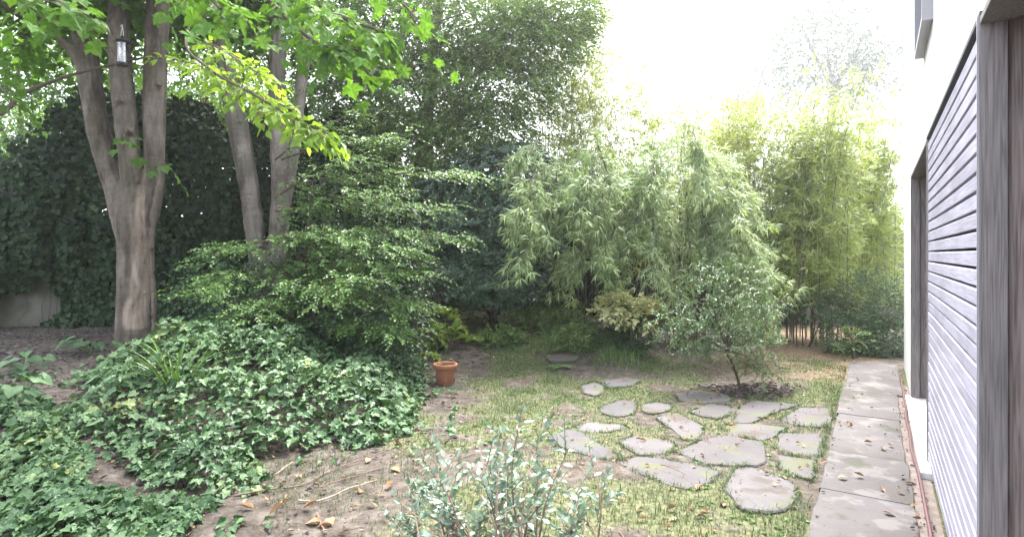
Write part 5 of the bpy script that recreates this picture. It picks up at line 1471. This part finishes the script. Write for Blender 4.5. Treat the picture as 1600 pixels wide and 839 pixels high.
# ------------------------------------------------------------------ leaf litter
CURL = T_ovate(.55, .22, -.25)
def litter(n, pos, size, mat, name, label, T=CURL):
    Pn = pos(n); m_ = len(Pn)
    az = rng.random(m_) * 6.28
    f = np.column_stack([np.cos(az), np.sin(az), rng.normal(size=m_) * .15])
    mb = MB(); mb.leaves(T, Pn, f, jit(np.tile(UP, (m_, 1)), .35), size[0] + rng.random(m_) ** 2 * (size[1] - size[0]))
    return tag(mb.build(name, M[mat]), label, 'leaf litter', kind='stuff')
def ground_pts(region, dens):
    def g(n):
        p = A(*region[0]) + rng.random((n, 2)) * (A(*region[1]) - A(*region[0]))
        p = p[rng.random(n) < dens(p[:, 0], p[:, 1])]
        v = p[:, 0] * UY - p[:, 1] * UX; u = p[:, 0] * UX + p[:, 1] * UY
        p = p[~((v > -.37) & (u < 10.55))]
        return np.column_stack([p, gz(p[:, 0], p[:, 1]) + .012 + .01 * rng.random(len(p))])
    return g
litter(9000, ground_pts(((-4.5, 2.8), (5.6, 10)), lambda x, y: .12 + .5 * (1 - lawn_mask(x, y)) * sstep(.4, .6, vnoise(x, y, 1.7, 71))), (.015, .05), 'litter', 'leaf_litter', 'scattered small dry brown leaf fragments on soil and lawn')
litter(5000, ground_pts(((2.5, 6.8), (7.0, 11.6)), lambda x, y: straw_mask(x, y)), (.03, .11), 'straw', 'bamboo_litter', 'orange brown dry bamboo leaves strewn at the end of the lawn', LANCE)
def path_pts(n):
    u = 2.2 + rng.random(n) * 8.2; side = rng.random(n)
    v = np.where(side < .74, .30 - .16 * rng.random(n) ** 1.8, np.where(side < .92, -.34 + .12 * rng.random(n) ** 2, -.3 + .55 * rng.random(n)))
    ok = ~((v > .26) & (u > 5.25) & (u < 8.15)); u, v = u[ok], v[ok]
    z = np.where(v > .2, .016, .036) + .004 * rng.random(len(u))
    return np.column_stack([u * UX + v * UY, u * UY - v * UX, z])
litter(480, path_pts, (.010, .04), 'mulch', 'path_litter', 'brown leaf crumbs and grit along the edges of the concrete path')
def edge_d(x, y):
    u = x * UX + y * UY; v = x * UY - y * UX
    return sstep(-.52, -.40, v) * (v < -.365) * sstep(.35, .6, vnoise(u, u * 0, 3.0, 79)) * (u < 10)
grass(90000, ((.8, 2.8), (6.0, 9.4)), edge_d, lambda x, y: .05 + .05 * vnoise(x, y, 4.0, 80), .0042, 1.0, 'edge_grass', 'grass', 'ragged grass creeping over the edge of the concrete path')
mc = G(1165, 612)
def mulch_pts(n):
    a = rng.random(n) * 6.28; r_ = rng.random(n) ** .62 * (.55 + .9 * vnoise(np.cos(a) * 1.5, np.sin(a) * 1.5, 1.2, 77))
    x = mc[0] + .08 + np.cos(a) * r_ * .66; y = mc[1] + np.sin(a) * r_ * .38
    return np.column_stack([x, y, gz(x, y) + .012 + .07 * np.maximum(0, 1 - r_) * rng.random(n)])
litter(520, mulch_pts, (.03, .08), 'mulch', 'mulch_heap', 'dark heap of damp dead leaves round the little tree stem')
n = 420
p = A(-7.5, 3.0) + rng.random((n, 2)) * A(9.5, 6.5); p = p[p[:, 1] > 3.1 + .0 * p[:, 0]]
p = p[lawn_mask(p[:, 0], p[:, 1]) < .4]
az = rng.random(len(p)) * 6.28; Lq = .05 + .22 * rng.random(len(p)) ** 2
a_ = np.column_stack([p, gz(p[:, 0], p[:, 1]) + .008]); q = p + np.column_stack([np.cos(az), np.sin(az)]) * Lq[:, None]
b_ = np.column_stack([q, gz(q[:, 0], q[:, 1]) + .012])
mb = MB(); mb.prisms(a_, b_, .003, .0018)
tag(mb.build('twig_litter', M['stick_dark']), 'fine broken twigs scattered over the bare soil', 'twigs', kind='stuff')
litter(15000, ground_pts(((-9.5, 3.2), (-.4, 10.0)), lambda x, y: (.12 + .35 * vnoise(x, y, 1.9, 78)) * (1 + 1.6 * sstep(-2.5, -3.5, x))), (.02, .075), 'mulch', 'soil_litter', 'dark decayed leaves and bark crumbs thickened to darken the shaded soil')  # real litter, made denser at the left to stand in for shade and damp
# leaves one can pick out
flm = []
for sd_i in range(4):
    v, fsx = T_ovate([.5, .62, .42, .55][sd_i], [.25, .12, .3, .2][sd_i], [-.3, .2, -.1, .3][sd_i])
    mb = MB(); mb.add(np.array(v), fsx); flm.append(mb.mesh('fallen_leaf', M['litter']))
def fallen(px, py, size, label, group, zoff=.014):
    g = G(px, py)
    v = g[0] * UY - g[1] * UX
    if v > -.37: g = A((px - CX) / FPX * (EYE - .04) / (py - HY) * FPX, (EYE - .04) / (py - HY) * FPX, .042)
    az = rng.random() * 6.28
    o = place('fallen_leaf', flm[rng.integers(4)], None, g + A(0, 0, zoff), A(math.cos(az), math.sin(az), rng.normal() * .12), nrm(UP + rng.normal(size=3) * .25), size)
    return tag(o, label, 'leaf', group)
for px, py in ((515, 812), (528, 820), (505, 818), (480, 800), (590, 795), (560, 778), (600, 770), (450, 790), (350, 770), (340, 778), (420, 815), (535, 835), (620, 690), (640, 700), (500, 760), (470, 740), (390, 815), (570, 725), (545, 745), (610, 735)):
    fallen(px + rng.normal() * 4, py + rng.normal() * 3, rng.uniform(.05, .11), 'curled dry brown leaf lying on bare soil by the sticks', 'dry leaves on the bare soil')
for px, py in ((1045, 790), (1070, 800), (1095, 795), (1110, 805), (1060, 815), (1085, 812), (1000, 815), (985, 800), (850, 770), (910, 655), (920, 650), (870, 650), (960, 690), (1010, 690), (1005, 683), (1150, 665), (1080, 770), (940, 780), (1120, 790), (1050, 822), (820, 655), (735, 645), (740, 660), (765, 700)):
    fallen(px + rng.normal() * 4, py + rng.normal() * 3, rng.uniform(.05, .10), 'pale dry leaf lying in the grass among the flagstones', 'dry leaves on the lawn')
for px, py in ((1352, 690), (1332, 668), (1382, 705), (1410, 745), (1378, 800), (1305, 750), (1322, 667), (1390, 700), (1345, 745), (1420, 690), (1412, 640), (1400, 770), (1370, 765), (1300, 720), (1362, 640), (1432, 790), (1428, 760), (1440, 815), (1315, 665), (1325, 590)):
    fallen(px + rng.normal() * 4, py + rng.normal() * 3, rng.uniform(.04, .08), 'small dry leaf lying on the concrete path', 'dry leaves on the path', .006)

# ------------------------------------------------------------------ sticks
def stick(pp, r0, mat, label, lift=.02):
    g = np.array([G(*p) for p in pp]); g[:, 2] += lift
    sp = spline(g, 8); sp += np.cumsum(rng.normal(size=sp.shape) * .0015, 0)
    mb = MB(); mb.tube(sp, np.linspace(r0 * .62, r0 * .28, len(sp)), 7)
    return tag(mb.build('stick', M[mat], smooth=True), label, 'stick')
stick([(366, 788), (420, 772), (470, 757), (520, 735), (565, 722), (605, 706)], .011, 'stick_dark', 'long thin brown stick running from the ivy across the soil')
stick([(466, 790), (500, 784), (545, 766), (588, 754)], .012, 'stick', 'straight pale stripped stick on the bare soil')
stick([(500, 763), (530, 753), (566, 745)], .007, 'stick_dark', 'short thin stick between the two longer sticks')
stick([(430, 738), (450, 725), (470, 716)], .007, 'stick', 'short pale twig at the edge of the ivy mound')
stick([(495, 808), (502, 820), (512, 839)], .012, 'stick_dark', 'stubby dark stick beside curled brown leaves')
stick([(913, 814), (922, 826), (932, 842)], .010, 'stick_dark', 'dark stick end poking from the grass before the flagstones')
stick([(272, 842), (290, 825), (318, 800)], .008, 'stick_dark', 'thin twig at the lower edge of the ivy mound')
stick([(1033, 738), (1050, 742), (1071, 752)], .006, 'stick_dark', 'thin curved twig lying on a flagstone', .045)
stick([(1302, 664), (1315, 668), (1335, 664)], .006, 'stick_dark', 'small forked twig on the path edge', .045)

# ------------------------------------------------------------------ thin scattering volume added to imitate lens flare, no real mist
mb = MB(); mb.box(-420, 420, -320, 420, -1.6, 52)
m, N, L = newmat('flare_veil')
o_ = N.new('ShaderNodeOutputMaterial'); pv = N.new('ShaderNodeVolumePrincipled')
pv.inputs['Color'].default_value = (.95, .97, 1, 1); pv.inputs['Density'].default_value = .0017; pv.inputs['Anisotropy'].default_value = .6
L.new(pv.outputs[0], o_.inputs['Volume'])
tag(mb.build('veil', m), 'pale bright haze added in place of lens flare', 'veil', kind='stuff')
